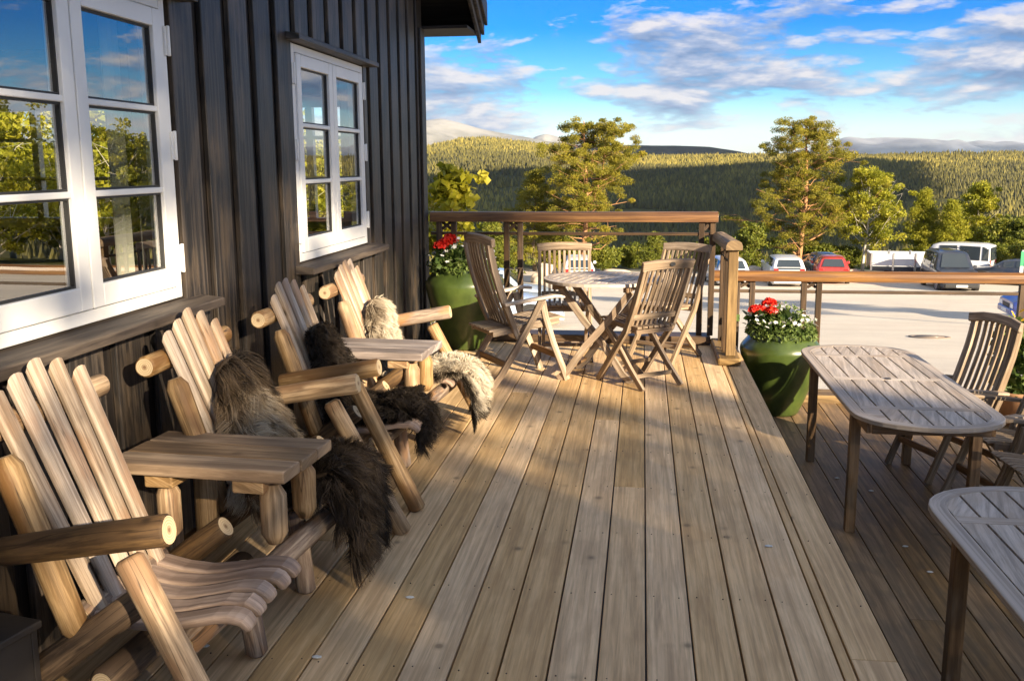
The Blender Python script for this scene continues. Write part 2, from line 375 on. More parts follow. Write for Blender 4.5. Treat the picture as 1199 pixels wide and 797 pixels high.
# ------------------------------------------------------------------ terrain
def lot_z(x, y):
    """height of the car park: falls away from the terrace, flattening towards its far edge"""
    return np.interp(y, [-60, 0, 8, 20, 32, 45, 55, 66, 75], [-.72, -.72, -.95, -2.35, -3.45, -4.50, -4.92, -5.15, -6.0])
YAW = math.atan(hx(CX))
RIDGE_PX = [-400, 300, 470, 500, 540, 570, 620, 660, 750, 880, 960, 1060, 1199, 1500, 2200]
RIDGE_PY = [165, 168, 176, 172, 165, 163.5, 169, 178, 184, 185, 187, 184, 185, 180, 170]
def vnoise(x, y, s, seed):
    r = np.random.default_rng(seed); g = r.random((64, 64)); x = x / s; y = y / s
    xi = np.floor(x).astype(int); yi = np.floor(y).astype(int); fx = x - xi; fy = y - yi; fx = fx * fx * (3 - 2 * fx); fy = fy * fy * (3 - 2 * fy)
    a = g[xi % 64, yi % 64]; b = g[(xi + 1) % 64, yi % 64]; c = g[xi % 64, (yi + 1) % 64]; d = g[(xi + 1) % 64, (yi + 1) % 64]
    return (a * (1 - fx) + b * fx) * (1 - fy) + (c * (1 - fx) + d * fx) * fy - .5
def ground_z(x, y):
    x = np.asarray(x, float); y = np.asarray(y, float)
    a = np.where(y > 20, x / np.maximum(y, 20), 0)
    px = CX + F * np.tan(np.clip(np.arctan(a) - YAW, -1.3, 1.3))
    ry = np.interp(px, RIDGE_PX, RIDGE_PY)
    top = 1.548 + (190.5 - ry) * 2000 / 1139
    far = np.interp(y, [75, 95, 160, 400, 600, 900], [0, -4.5, -16, -40, -45, -36.])
    base = np.where(y < 75, lot_z(x, y), -6.0 + far + 0.0)
    base = np.where(y >= 75, np.interp(y, [75, 95, 160, 400, 600, 900], [-6.0, -10, -21, -44, -47, -37.]), base)
    f = np.clip((y - 900) / 1100, 0, 1); f = f ** .95
    hill = -37 + (top + 37) * f
    z = np.where(y > 900, hill, base)
    z = np.where(y > 2000, top - (y - 2000) * .10, z)
    n = vnoise(x, y, 260, 3) * 9 + vnoise(x, y, 90, 4) * 3
    return z + n * np.clip((y - 120) / 500, 0, 1)
ys = np.concatenate([np.linspace(-60, 9, 12), np.linspace(10, 75, 40), np.geomspace(78, 2600, 110)])
ts = np.linspace(-1, 1, 161)
gx = np.array([[t * (60 + 1.15 * max(0, y + 30)) for t in ts] for y in ys]); gy = np.repeat(ys[:, None], len(ts), 1)
gz = ground_z(gx, gy); nr, nc = gx.shape
vv = np.stack([gx, gy, gz], -1).reshape(-1, 3)
ii = (np.arange(nr - 1)[:, None] * nc + np.arange(nc - 1)[None]).ravel()
m, t = M('ground_cover')
co = t.n('ShaderNodeTexCoord').outputs['Object']
sep = t.n('ShaderNodeSeparateXYZ', {0: co})
n1 = t.n('ShaderNodeTexNoise', {'Vector': co, 'Scale': .6, 'Detail': 8.0, 'Roughness': .6}).outputs[0]
n2 = t.n('ShaderNodeTexNoise', {'Vector': co, 'Scale': 14.0, 'Detail': 5.0, 'Roughness': .7}).outputs[0]
nt = t.n('ShaderNodeTexNoise', {'Vector': t.n('ShaderNodeMapping', {0: co, 2: (0, 0, .35), 3: (.05, .9, 1)}).outputs[0], 'Scale': 1.0, 'Detail': 5.0, 'Roughness': .6, 'Distortion': 1.2}).outputs[0]
n3 = t.n('ShaderNodeTexNoise', {'Vector': co, 'Scale': .02, 'Detail': 8.0, 'Roughness': .6}).outputs[0]
grav = t.ramp(n1, [(.3, (.56, .50, .42)), (.7, (.68, .61, .51))])
grav = t.mix(t.ramp(n2, [(.35, (.3, .3, .3)), (.6, (0, 0, 0))]), grav, (.50, .44, .36))
grav = t.mix(t.ramp(nt, [(.48, (0, 0, 0)), (.62, (.55, .55, .55))]), grav, (.56, .48, .39))
grass = t.ramp(n1, [(.3, (.05, .06, .012)), (.7, (.14, .13, .03))])
wood_ = t.ramp(n3, [(.35, (.045, .05, .02)), (.65, (.10, .095, .03))])
edge = t.math('ADD', sep.outputs[1], t.math('MULTIPLY', n1, 5.0))
c = t.mix(t.ramp(t.math('DIVIDE', edge, 100.0), [(.625, (0, 0, 0)), (.65, (1, 1, 1))]), grav, grass)
c = t.mix(t.ramp(t.math('DIVIDE', sep.outputs[1], 1000.0), [(.10, (0, 0, 0)), (.2, (1, 1, 1))]), c, wood_)
t.bsdf(c, .95, .1, bump=n2, bstr=.35, bdist=.03)
MT['ground'] = m
tag(mesh_np('ground', vv, np.stack([ii, ii + 1, ii + nc + 1, ii + nc], -1), 'ground', smooth=True), kind='structure')

# the conifer forest on the far valley side, one mass
def forest(n):
    y = 430 + (2060 - 430) * rng.random(n) ** .75
    x = (rng.random(n) * 1.1 - .42) * y
    keep = vnoise(x, y, 70, 9) + .35 * vnoise(x, y, 22, 10) > -.30
    x, y = x[keep], y[keep]; x = x + 6 * rng.normal(0, 1, len(x)); z = ground_z(x, y); n = len(x)
    h = 3.0 + 4.5 * rng.random(n) ** 1.5 + 4.0 * np.clip(vnoise(x, y, 110, 12) + .1, -.4, 1) + 3.0 * (rng.random(n) > .96); h = np.maximum(h, 1.6); wd = h * (.23 + .12 * rng.random(n)); rot = rng.random(n) * 6.28
    P = np.stack([x, y, z], -1)
    V_ = []; k = 5
    for (hz, rr, o) in ((.05, 1.0, 0), (.45, .62, .5)):
        for i in range(k):
            an = rot + 2 * PI * (i + o) / k
            V_.append(P + np.stack([np.cos(an) * wd * rr, np.sin(an) * wd * rr, h * hz], -1))
    V_.append(P + np.stack([0 * h, 0 * h, h], -1))
    vs = np.stack(V_, 1)                       # n, 11, 3
    tri = []
    for i in range(k):
        j = (i + 1) % k
        tri += [(i, j, k + i), (j, k + j, k + i), (k + i, k + j, 2 * k)]
    tri = np.array(tri)
    fs = (np.arange(n)[:, None, None] * (2 * k + 1) + tri[None]).reshape(-1, 3)
    return mesh_np('forest', vs.reshape(-1, 3), fs, 'forest', rnd=np.repeat(np.clip(rng.random(n) * .55 + 1.0 * (vnoise(x, y, 190, 5) + .5) * (.4 + .6 * rng.random(n)) - .12, 0, 1), len(tri)))
MT['forest'] = leafmat('far_conifers', (.055, .052, .02), (.14, .125, .03), (.31, .25, .05), .1, .8)
tag(forest(85000), 'dense conifer forest covering the far valley side', 'forest', kind='stuff')

# far hills and mountains: ridges with their own crest, foot and depth
def ridge(name, Y, pts, depth, foot, mat, rough, seed):
    px = np.linspace(pts[0][0], pts[-1][0], 150); cy = np.interp(px, [p[0] for p in pts], [p[1] for p in pts])
    X = np.array([hx(q) for q in px]) * Y; H = 1.548 + (190.5 + (px - 753) * .006 - cy) / 1139 * Y * np.cos(np.arctan((px - CX) / F)) ** 0
    rows = np.linspace(-1, 1, 41); vs = []
    for q in rows:
        yy = Y + q * depth + 0 * X
        fall = abs(q) ** 1.25
        z = H * (1 - fall) + foot * fall
        z = z + (vnoise(X, yy, depth * .35, seed) * 1.0 + vnoise(X, yy, depth * .13, seed + 1) * .5 + vnoise(X, yy, depth * .05, seed + 2) * .25) * rough * min(1, abs(q) * 4 + .1)
        vs.append(np.stack([X * (1 + .0 * q), yy, z], -1))
    vs = np.array(vs); nr, nc = vs.shape[:2]; ii = (np.arange(nr - 1)[:, None] * nc + np.arange(nc - 1)[None]).ravel()
    return tag(mesh_np(name, vs.reshape(-1, 3), np.stack([ii, ii + 1, ii + nc + 1, ii + nc], -1), mat, smooth=True), kind='structure')
def hillmat(name, c1, c2, sc, c3=None, z0=0, z1=1):
    m, t = M(name); co = t.n('ShaderNodeTexCoord').outputs['Object']
    n = t.n('ShaderNodeTexNoise', {'Vector': co, 'Scale': sc, 'Detail': 10.0, 'Roughness': .65}).outputs[0]
    c = t.ramp(n, [(.4, c1), (.6, c2)])
    if c3:
        z = t.n('ShaderNodeSeparateXYZ', {0: co}).outputs[2]
        f = t.n('ShaderNodeMapRange', {0: t.math('ADD', z, t.math('MULTIPLY', n, (z1 - z0) * .9)), 1: z0, 2: z1}).outputs[0]
        c = t.mix(f, c, c3)
    t.bsdf(c, .95, .05, bump=n, bstr=.6, bdist=20.)
    MT[name] = m
hillmat('hill_forest', (.03, .035, .022), (.055, .06, .03), .01)
hillmat('bare_mountain', (.08, .085, .06), (.20, .185, .14), .004, (.34, .33, .30), 160, 500)
hillmat('haze_blue_mountain', (.03, .05, .08), (.055, .085, .13), .0015, (.5, .5, .5), 260, 520)  # blue of the distant haze is put into the rock colour
ridge('hills', 4300, [(300, 172), (490, 180), (520, 177), (545, 168), (575, 161.5), (605, 164), (640, 169), (700, 171), (740, 171), (790, 172), (830, 174), (862, 179), (900, 187), (960, 190), (1060, 190), (1300, 190)], 900, -40, 'hill_forest', 30, 21)
ridge('mountain', 8200, [(300, 150), (440, 146), (490, 139.5), (518, 137), (540, 142), (560, 148), (600, 157), (640, 165), (680, 171), (760, 178), (900, 188), (1000, 192)], 1900, -60, 'bare_mountain', 130, 31)
ridge('mountain.001', 11500, [(560, 176), (610, 170), (628, 160), (640, 157), (655, 161), (680, 168), (740, 178), (800, 186)], 1500, -60, 'bare_mountain', 120, 41)
ridge('mountain.002', 14000, [(840, 190), (930, 183), (965, 176), (984, 166), (992, 164.5), (1012, 167), (1035, 166), (1060, 167), (1110, 171), (1150, 175), (1174, 172.5), (1199, 177), (1260, 172), (1340, 178), (1480, 186)], 2600, -60, 'haze_blue_mountain', 160, 51)

# unseen cloud added and outlined to cast the shadow across the valley floor (it hangs behind the camera, to the right)
def cloud(name, poly, z, label):
    k = (z + 25) / math.tan(SUN_EL); ox, oy = k * math.sin(SUN_AZ), k * math.cos(SUN_AZ)
    poly = [(x + ox, y + oy) for x, y in poly]
    out = []
    for i, (x, y) in enumerate(poly):
        x2, y2 = poly[(i + 1) % len(poly)]; L = math.hypot(x2 - x, y2 - y); n = max(1, int(L / 30))
        for j in range(n): out.append((x + (x2 - x) * j / n + random.uniform(-9, 9), y + (y2 - y) * j / n + random.uniform(-9, 9)))
    cx = sum(p[0] for p in out) / len(out); cy = sum(p[1] for p in out) / len(out)
    rings = []
    for f, dz in ((.15, -2), (.6, -8), (.9, -6), (1.0, 3), (.97, 14), (.85, 34), (.6, 60), (.2, 80)):
        rings.append([(cx + (x - cx) * f + random.uniform(-6, 6) * (f < 1), cy + (y - cy) * f + random.uniform(-6, 6) * (f < 1), z + dz + random.uniform(-4, 8)) for x, y in out])
    mb = MB(); mb.loft(rings, sm=True)
    return tag(mb.build(name, 'cloud'), label, 'cloud', kind='structure')
MT['cloud'] = plain('cloud_white', (.8, .8, .82), 1., 0., scale=.02)
cloud('cloud', [(-520, 420), (-480, 1240), (-330, 1250), (-230, 1170), (-120, 1330), (60, 1420), (170, 1560), (330, 1800), (385, 1640), (332, 1300), (300, 1000), (276, 800), (250, 690), (300, 560), (380, 420)], 560, 'unseen broad flat cloud added to shade the valley')
cloud('cloud.001', [(-1500, 3300), (-1500, 4700), (1400, 4700), (1300, 3300)], 900, 'unseen long flat cloud added to shade the far hills')  # second unseen cloud, added to darken the far hills

# ------------------------------------------------------------------ terraces
def deck(name, x_edges, y0, y1, z, mat, thick=.028, gap=.0065):
    mb = MB()
    for a, b in zip(x_edges[:-1], x_edges[1:]):
        y = y0
        cuts = [y0] + sorted(random.uniform(y0 + 1, y1 - 1) for _ in range(random.choice((0, 1, 1)))) + [y1]
        for c0, c1 in zip(cuts[:-1], cuts[1:]):
            dz = random.uniform(-.0012, .0012)
            mb.box((a + gap / 2, c0 + .0012, z - thick + dz), (b - gap / 2, c1 - .0012, z + dz))
    return tag(mb.build(name, mat, bevel=.003), kind='structure')
ue = [.037 + .1513 * k for k in range(-15, 4)] + [.635, .677, .825]
up = deck('deck', ue, -1.2, 8.62, 0, 'deck')
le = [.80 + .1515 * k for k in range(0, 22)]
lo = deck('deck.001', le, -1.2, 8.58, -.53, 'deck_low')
mb = MB(); mb.box((-2.6, -1.19, -.30), (.79, 8.61, -.034)); mb.box((.797, -1.19, -.72), (4.13, 8.57, -.562)); mb.box((.792, -1.18, -.524), (.815, 8.5, -.034))
tag(mb.build('deck_frame', 'black'), kind='structure')
# screw heads in the boards
mb = MB()
for a, b in zip(ue[:-1], ue[1:]):
    if b - a < .1: continue
    for yy in np.arange(.35, 8.5, .6):
        for xx in (a + .03, b - .03):
            x0, y0 = xx + random.uniform(-.004, .004), yy + random.uniform(-.012, .012)
            mb.prism([(x0 + .0026 * math.cos(q * PI / 3), y0 + .0026 * math.sin(q * PI / 3)) for q in range(6)], -.003, .0022)
s = mb.build('screw_heads', 'screw', up); s['kind'] = 'stuff'
# low kerb boards along the terraces' far edge
mb = MB(); mb.box((-1.86, 8.36, .006), (.60, 8.60, .075)); o = mb.build('kerb_board', 'railpost', bevel=.006)
tag(o, kind='structure')
mb = MB(); mb.box((.84, 8.60, -.56), (4.1, 8.86, -.47)); o = mb.build('kerb_board', 'newpost', bevel=.006); tag(o, kind='structure')
# fallen petals and bits on the boards
mb = MB()
for px, py, z in [(1020, 575, -.53), (1089, 670, -.53), (1141, 660, -.53), (900, 640, 0), (240, 757, 0), (292, 732, 0), (371, 770, 0), (480, 700, 0), (1060, 640, -.53), (980, 560, -.53)]:
    d = RM @ np.array([px - CX, CY - py, -F]); p = CAM + d * ((z - CAM[2]) / d[2]); a = random.uniform(0, 3.1)
    q = .011
    mb.loft([[(p[0] + q * r * math.cos(a + k * PI / 3) * 1.6, p[1] + q * r * math.sin(a + k * PI / 3), z + .003 + hh) for k in range(6)] for r, hh in ((.8, 0), (1, .002), (.7, .004))])
tag(mb.build('fallen_petals', 'petal_white'), 'small pale petals scattered on the deck boards', 'petals', kind='stuff')

# ------------------------------------------------------------------ the house
WX, WY = -1.88, 8.36          # gable wall plane and its far corner
house = thing('house', 'dark stained timber house with white casement windows beside the terrace', 'house', (WX, WY, 0))
HO = V(WX, WY, 0)
def hb(mb, name, mat, bevel=.0, parent=None):
    mb.v = [tuple(Vector(p) - HO) for p in mb.v]
    return mb.build(name, mat, parent or house, bevel)
WIN = [(2.425, 3.775, 1.015, 2.19), (5.19, 6.54, 1.015, 2.19)]
RIDGE_Y, RIDGE_Z, EAVE_Y, EAVE_Z = .6, 7.2, 8.86, 2.72
def roof_z(y): return EAVE_Z + (RIDGE_Z - EAVE_Z) * (EAVE_Y - abs(y - RIDGE_Y) - RIDGE_Y) / (EAVE_Y - RIDGE_Y)
mb = MB(); mbb = MB()
def vboard(m_, y0, y1, x0, x1, mat=0):
    """upright cladding board y0..y1 with the windows cut out of it"""
    ztop = min(roof_z(y0), roof_z(y1)) + .02
    r = random.random()
    hit = [q for q in WIN if y1 > q[0] and y0 < q[1]]
    if not hit:
        m_.box((x0, y0, -.25), (x1, y1, ztop), r=r); return
    a, b, c, d = hit[0]
    for q0, q1, full in ((y0, min(y1, a), True), (max(y0, a), min(y1, b), False), (max(y0, b), y1, True)):
        if q1 - q0 < .004: continue
        if full: m_.box((x0, q0, -.25), (x1, q1, ztop), r=r)
        else:
            m_.box((x0, q0, -.25), (x1, q1, c - .07), r=r); m_.box((x0, q0, d + .06), (x1, q1, ztop), r=r)
y = -6.4
while y < WY - .01:
    y1 = min(y + .29, WY)
    vboard(mbb, y, y1, WX - .06, WX - .018)
    y = y1
k = 0; y = WY - .205
while y > -6.4:
    vboard(mb, y - .0, min(y + .205, WY), WX - .016, WX + .010)
    y -= .29
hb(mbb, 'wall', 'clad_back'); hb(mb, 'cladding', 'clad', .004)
# wall round the corner (with openings towards the valley), floor, ceiling and rear walls of the room
OPEN = [(-6.35, -4.45, 1.0, 2.12), (-3.45, -2.25, 1.0, 2.12)]
mb = MB(); xs = [-9.0] + sorted(q for o_ in OPEN for q in o_[:2]) + [WX - .062]
for i in range(len(xs) - 1):
    a, b = xs[i], xs[i + 1]
    if any(abs(a - o_[0]) < 1e-6 for o_ in OPEN):
        mb.box((a, WY - .15, -.25), (b, WY - .012, 1.0)); mb.box((a, WY - .15, 2.12), (b, WY - .012, 2.9))
    else: mb.box((a, WY - .15, -.25), (b, WY - .012, 2.9))
hb(mb, 'side_wall', 'clad_back')
mb = MB(); mb.box((-9.1, -6.4, -.25), (-9.0, WY - .16, 2.9)); mb.box((-9.0, -6.5, -.25), (WX - .07, -6.41, 2.9)); mb.box((-9, -6.4, 2.55), (WX - .17, WY - .16, 2.62)); hb(mb, 'room_wall', 'room')
mb = MB(); mb.box((-9, -6.4, -.20), (WX - .07, WY - .16, .04)); hb(mb, 'room_floor', 'roomfloor')
# inner lining of the gable wall, with the same window openings
mb = MB(); ed = [-6.4, WIN[0][0], WIN[0][1], WIN[1][0], WIN[1][1], WY - .16]
for i in range(5):
    a, b = ed[i], ed[i + 1]
    if i % 2: mb.box((WX - .16, a, .05), (WX - .075, b, 1.0)); mb.box((WX - .16, a, 2.2), (WX - .075, b, 2.54))
    else: mb.box((WX - .16, a, .05), (WX - .075, b, 2.54))
hb(mb, 'lining', 'room')
# roof: two slopes, a barge board in layers along the gable overhang, and the boxed eave
GX = WX + .40
mb = MB()
for sgn in (1, -1):
    e = (RIDGE_Y + sgn * (EAVE_Y - RIDGE_Y), EAVE_Z); r_ = (RIDGE_Y, RIDGE_Z)
    mb.loft([[(x, e[0], e[1] + .03), (x, r_[0], r_[1] + .03), (x, r_[0], r_[1] + .20), (x, e[0], e[1] + .20)] for x in (-9.4, GX)])
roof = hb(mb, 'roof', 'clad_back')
mb = MB()
for i, (dx, dz, th) in enumerate(((.002, -.10, .03), (.034, -.03, .028), (.064, .05, .026))):
    mb.loft([[(x, EAVE_Y + .03, EAVE_Z + dz - .02), (x, RIDGE_Y, RIDGE_Z + dz), (x, RIDGE_Y, RIDGE_Z + dz + .19), (x, EAVE_Y + .03, EAVE_Z + dz + .17)] for x in (GX + dx, GX + dx + th)])
hb(mb, 'barge_board', 'clad', .004, None)
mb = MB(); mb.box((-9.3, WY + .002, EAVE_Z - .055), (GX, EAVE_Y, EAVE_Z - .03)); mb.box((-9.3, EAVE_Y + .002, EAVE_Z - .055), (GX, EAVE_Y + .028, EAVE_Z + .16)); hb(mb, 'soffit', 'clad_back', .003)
mb = MB(); mb.box((WX - .014, WY - .012, -.25), (WX + .03, WY + .02, 2.66)); mb.box((WX + .012, WY - .14, -.25), (WX + .032, WY - .014, 2.66)); hb(mb, 'corner_board', 'clad', .004)

def window(a, b, c, d, name='window'):
    """casement pair in the gable wall, built about its bottom centre"""
    yc = (a + b) / 2; W = b - a; H = d - c
    def mk(): return MB()
    O = V(0, yc - WY, c); fx = .004
    m_ = mk()   # outer frame
    ft = .045
    for y0, y1, z0, z1 in ((-W / 2, -W / 2 + ft, 0, H), (W / 2 - ft, W / 2, 0, H), (-W / 2 + ft, W / 2 - ft, 0, ft), (-W / 2 + ft, W / 2 - ft, H - ft, H)):
        m_.box((-.09, y0, z0), (fx, y1, z1))
    fr = m_.build(name, 'white', house, .004, O)
    for s in (-1, 1):
        y0, y1 = (-W / 2 + ft + .004, -.004) if s < 0 else (.004, W / 2 - ft - .004)
        z0, z1 = ft + .004, H - ft - .004; st = .068; x0, x1 = -.04, fx + .010
        m_ = mk()
        m_.box((x0, y0, z0), (x1, y0 + st, z1)); m_.box((x0, y1 - st, z0), (x1, y1, z1))
        m_.box((x0, y0 + st, z0), (x1, y1 - st, z0 + st + .012)); m_.box((x0, y0 + st, z1 - st), (x1, y1 - st, z1))
        gz0, gz1 = z0 + st + .012, z1 - st
        for q in (1, 2):
            zz = gz0 + (gz1 - gz0) * q / 3
            m_.box((x0 + .004, y0 + st, zz - .011), (x1 - .004, y1 - st, zz + .011))
        # dark rubber gasket round the glass
        sash = m_.build('sash', 'white', fr, .004)
        m_ = mk()
        for q in range(3):
            za = gz0 + (gz1 - gz0) * q / 3 + (.011 if q else 0); zb = gz0 + (gz1 - gz0) * (q + 1) / 3 - (.011 if q < 2 else 0)
            for u0, u1, v0, v1 in ((y0 + st, y0 + st + .008, za, zb), (y1 - st - .008, y1 - st, za, zb), (y0 + st + .008, y1 - st - .008, za, za + .008), (y0 + st + .008, y1 - st - .008, zb - .008, zb)):
                m_.box((-.024, u0, v0), (-.002, u1, v1))
        m_.build('gasket', 'black', fr)
        m_ = mk(); m_.box((-.016, y0 + st + .002, gz0 + .002), (-.010, y1 - st - .002, gz1 - .002)); m_.build('pane', 'glass', fr)
    for s in (-1, 1):
        for zz in (.16, H * .52, H - .16):
            m_ = mk(); yy = s * (W / 2 - .002)
            m_.box((fx + .001, yy - .02, zz - .055), (fx + .008, yy + .016, zz + .055)); m_.log((fx + .012, yy, zz - .058), (fx + .012, yy, zz + .058), .007, n=8, m=0, capm=0, bev=.002, wob=0)
            m_.build('hinge', 'white', fr)
    m_ = mk(); m_.loft([[(-.05, y_, -.004), (.115, y_, -.022), (.115, y_, -.060), (-.05, y_, -.060)] for y_ in (-W / 2 - .09, W / 2 + .16)]); m_.build('sill', 'sill', fr, .006)
    m_ = mk(); m_.loft([[(-.05, y_, H + .055), (.085, y_, H + .035), (.085, y_, H + .006), (-.05, y_, H + .006)] for y_ in (-W / 2 - .09, W / 2 + .14)]); m_.build('drip_board', 'clad', fr, .004)
    # cream curtains drawn to the sides behind the glass
    for s in (-1, 1):
        m_ = mk(); rings = []
        pts = [(-.19 + .016 * math.sin(i * 1.5), s * (W / 2 - .03 - i * .012)) for i in range(9)]
        poly = [(x, y_) for x, y_ in pts] + [(x - .006, y_) for x, y_ in pts[::-1]]
        m_.prism(poly, -.35, H + .1); m_.build('curtain', 'curtain', fr)
    return fr
for q in WIN: window(*q)
# frames of the windows on the valley side of the room
for a, b, c, d in OPEN:
    mb = MB()
    for x0, x1, z0, z1 in ((a, a + .09, c, d), (b - .09, b, c, d), ((a + b) / 2 - .03, (a + b) / 2 + .03, c, d), (a + .09, b - .09, c, c + .09), (a + .09, b - .09, d - .09, d), (a + .09, b - .09, c + .42, c + .45), (a + .09, b - .09, c + .76, c + .79)):
        mb.box((x0, WY - .12, z0), (x1, WY - .05, z1))
    hb(mb, 'window', 'white')
# a table with a lamp shade shape behind the glass
def dining(x, y, tag_):
    t_ = thing('dining_table', tag_, 'table', (x, y, .04))
    mb = MB(); mb.box((-.5, -.35, .70), (.5, .35, .735)); mb.build('tabletop', 'teak_dark', t_, .005)
    for sx in (-.42, .42):
        for sy in (-.28, .28):
            mb = MB(); mb.box((sx - .03, sy - .03, 0), (sx + .03, sy + .03, .70)); mb.build('leg', 'teak_dark', t_)
dining(-3.6, 4.4, 'dark dining table inside behind the near window')

# ------------------------------------------------------------------ railings
def rail_pair(root, x0, x1, y, z0, zx, ztop, mat='railpost'):
    for x in (x0, x1):
        mb = MB(); mb.box((x - .024, y - .024, z0), (x + .024, y + .024, ztop)); mb.build('post', mat, root, .003)
    mb = MB()
    mb.bar((x0 + .024, y - .005, zx + .02), (x1 - .024, y - .005, ztop - .004), .012, .026, (0, 1, 0)); mb.bar((x0 + .024, y + .007, ztop - .004), (x1 - .024, y + .007, zx + .02), .012, .026, (0, 1, 0))
    mb.build('cross_brace', mat, root)
def handrail(root, a, b, w, h, mat='handrail', name='handrail'):
    a = Vector(a); b = Vector(b); d = (b - a).normalized(); sd = V(-d.y, d.x, 0); mb = MB(); rings = []
    pr = [(-w / 2, -h * .5), (w / 2, -h * .5), (w / 2, -h * .05), (w * .42, h * .28), (w * .25, h * .45), (0, h * .5), (-w * .25, h * .45), (-w * .42, h * .28), (-w / 2, -h * .05)]
    for k in range(7):
        p = a + (b - a) * k / 6; rings.append([p + sd * u + V(0, 0, 1) * v for u, v in pr])
    mb.loft(rings, m=0); return mb.build(name, mat, root, .002)
RY = 8.48
r1 = thing('railing', 'terrace railing with an oiled round handrail running from the house corner behind the round table', 'railing', (0, 0, 0))
handrail(r1, (-1.85, RY, 1.092), (.64, RY, 1.092), .105, .088)
mb = MB(); mb.box((-1.85, RY - .014, .932), (.63, RY + .014, .958)); mb.build('crossbar', 'railpost', r1, .003)
for x0, x1 in ((-1.775, -1.645), (-1.175, -1.055), (.505, .60)): rail_pair(r1, x0, x1, RY, .07, .962, 1.05)
r2 = thing('railing', 'short return railing with a pale rounded cap beside the step at the terrace corner', 'railing', (0, 0, 0))
handrail(r2, (.70, 7.56, .925), (.655, 8.40, .935), .125, .075, 'newpost', 'cap')
mb = MB(); mb.box((.60, 7.50, .004), (.775, 8.40, .062)); mb.build('base_board', 'newpost', r2, .015)
mb = MB(); mb.box((.665, 7.60, .063), (.738, 7.675, .888)); mb.build('post', 'newpost', r2, .004)
for yy in (7.80, 7.93, 8.28): mb = MB(); mb.box((.655, yy - .015, .063), (.685, yy + .015, .892)); mb.build('post', 'railpost', r2, .003)
mb = MB(); mb.box((.662, 7.69, .79), (.68, 8.36, .81)); mb.build('crossbar', 'railpost', r2, .002)
mb = MB()
mb.bar((.669, 7.945, .815), (.669, 8.265, .885), .010, .012, (1, 0, 0)); mb.bar((.676, 7.945, .885), (.676, 8.265, .815), .010, .012, (1, 0, 0)); mb.build('cross_brace', 'railpost', r2)
LY = 8.78
r3 = thing('railing', 'lower railing with a smooth tan handrail in front of the car park', 'railing', (0, 0, 0))
handrail(r3, (.60, LY, .560), (4.4, LY, .560), .105, .092)
mb = MB(); mb.box((.60, LY - .014, .408), (4.4, LY + .014, .436)); mb.build('crossbar', 'railpost', r3, .003)
for x0, x1 in ((.85, .98), (1.425, 1.553), (3.24, 3.365)): rail_pair(r3, x0, x1, LY, -.47, .44, .515)
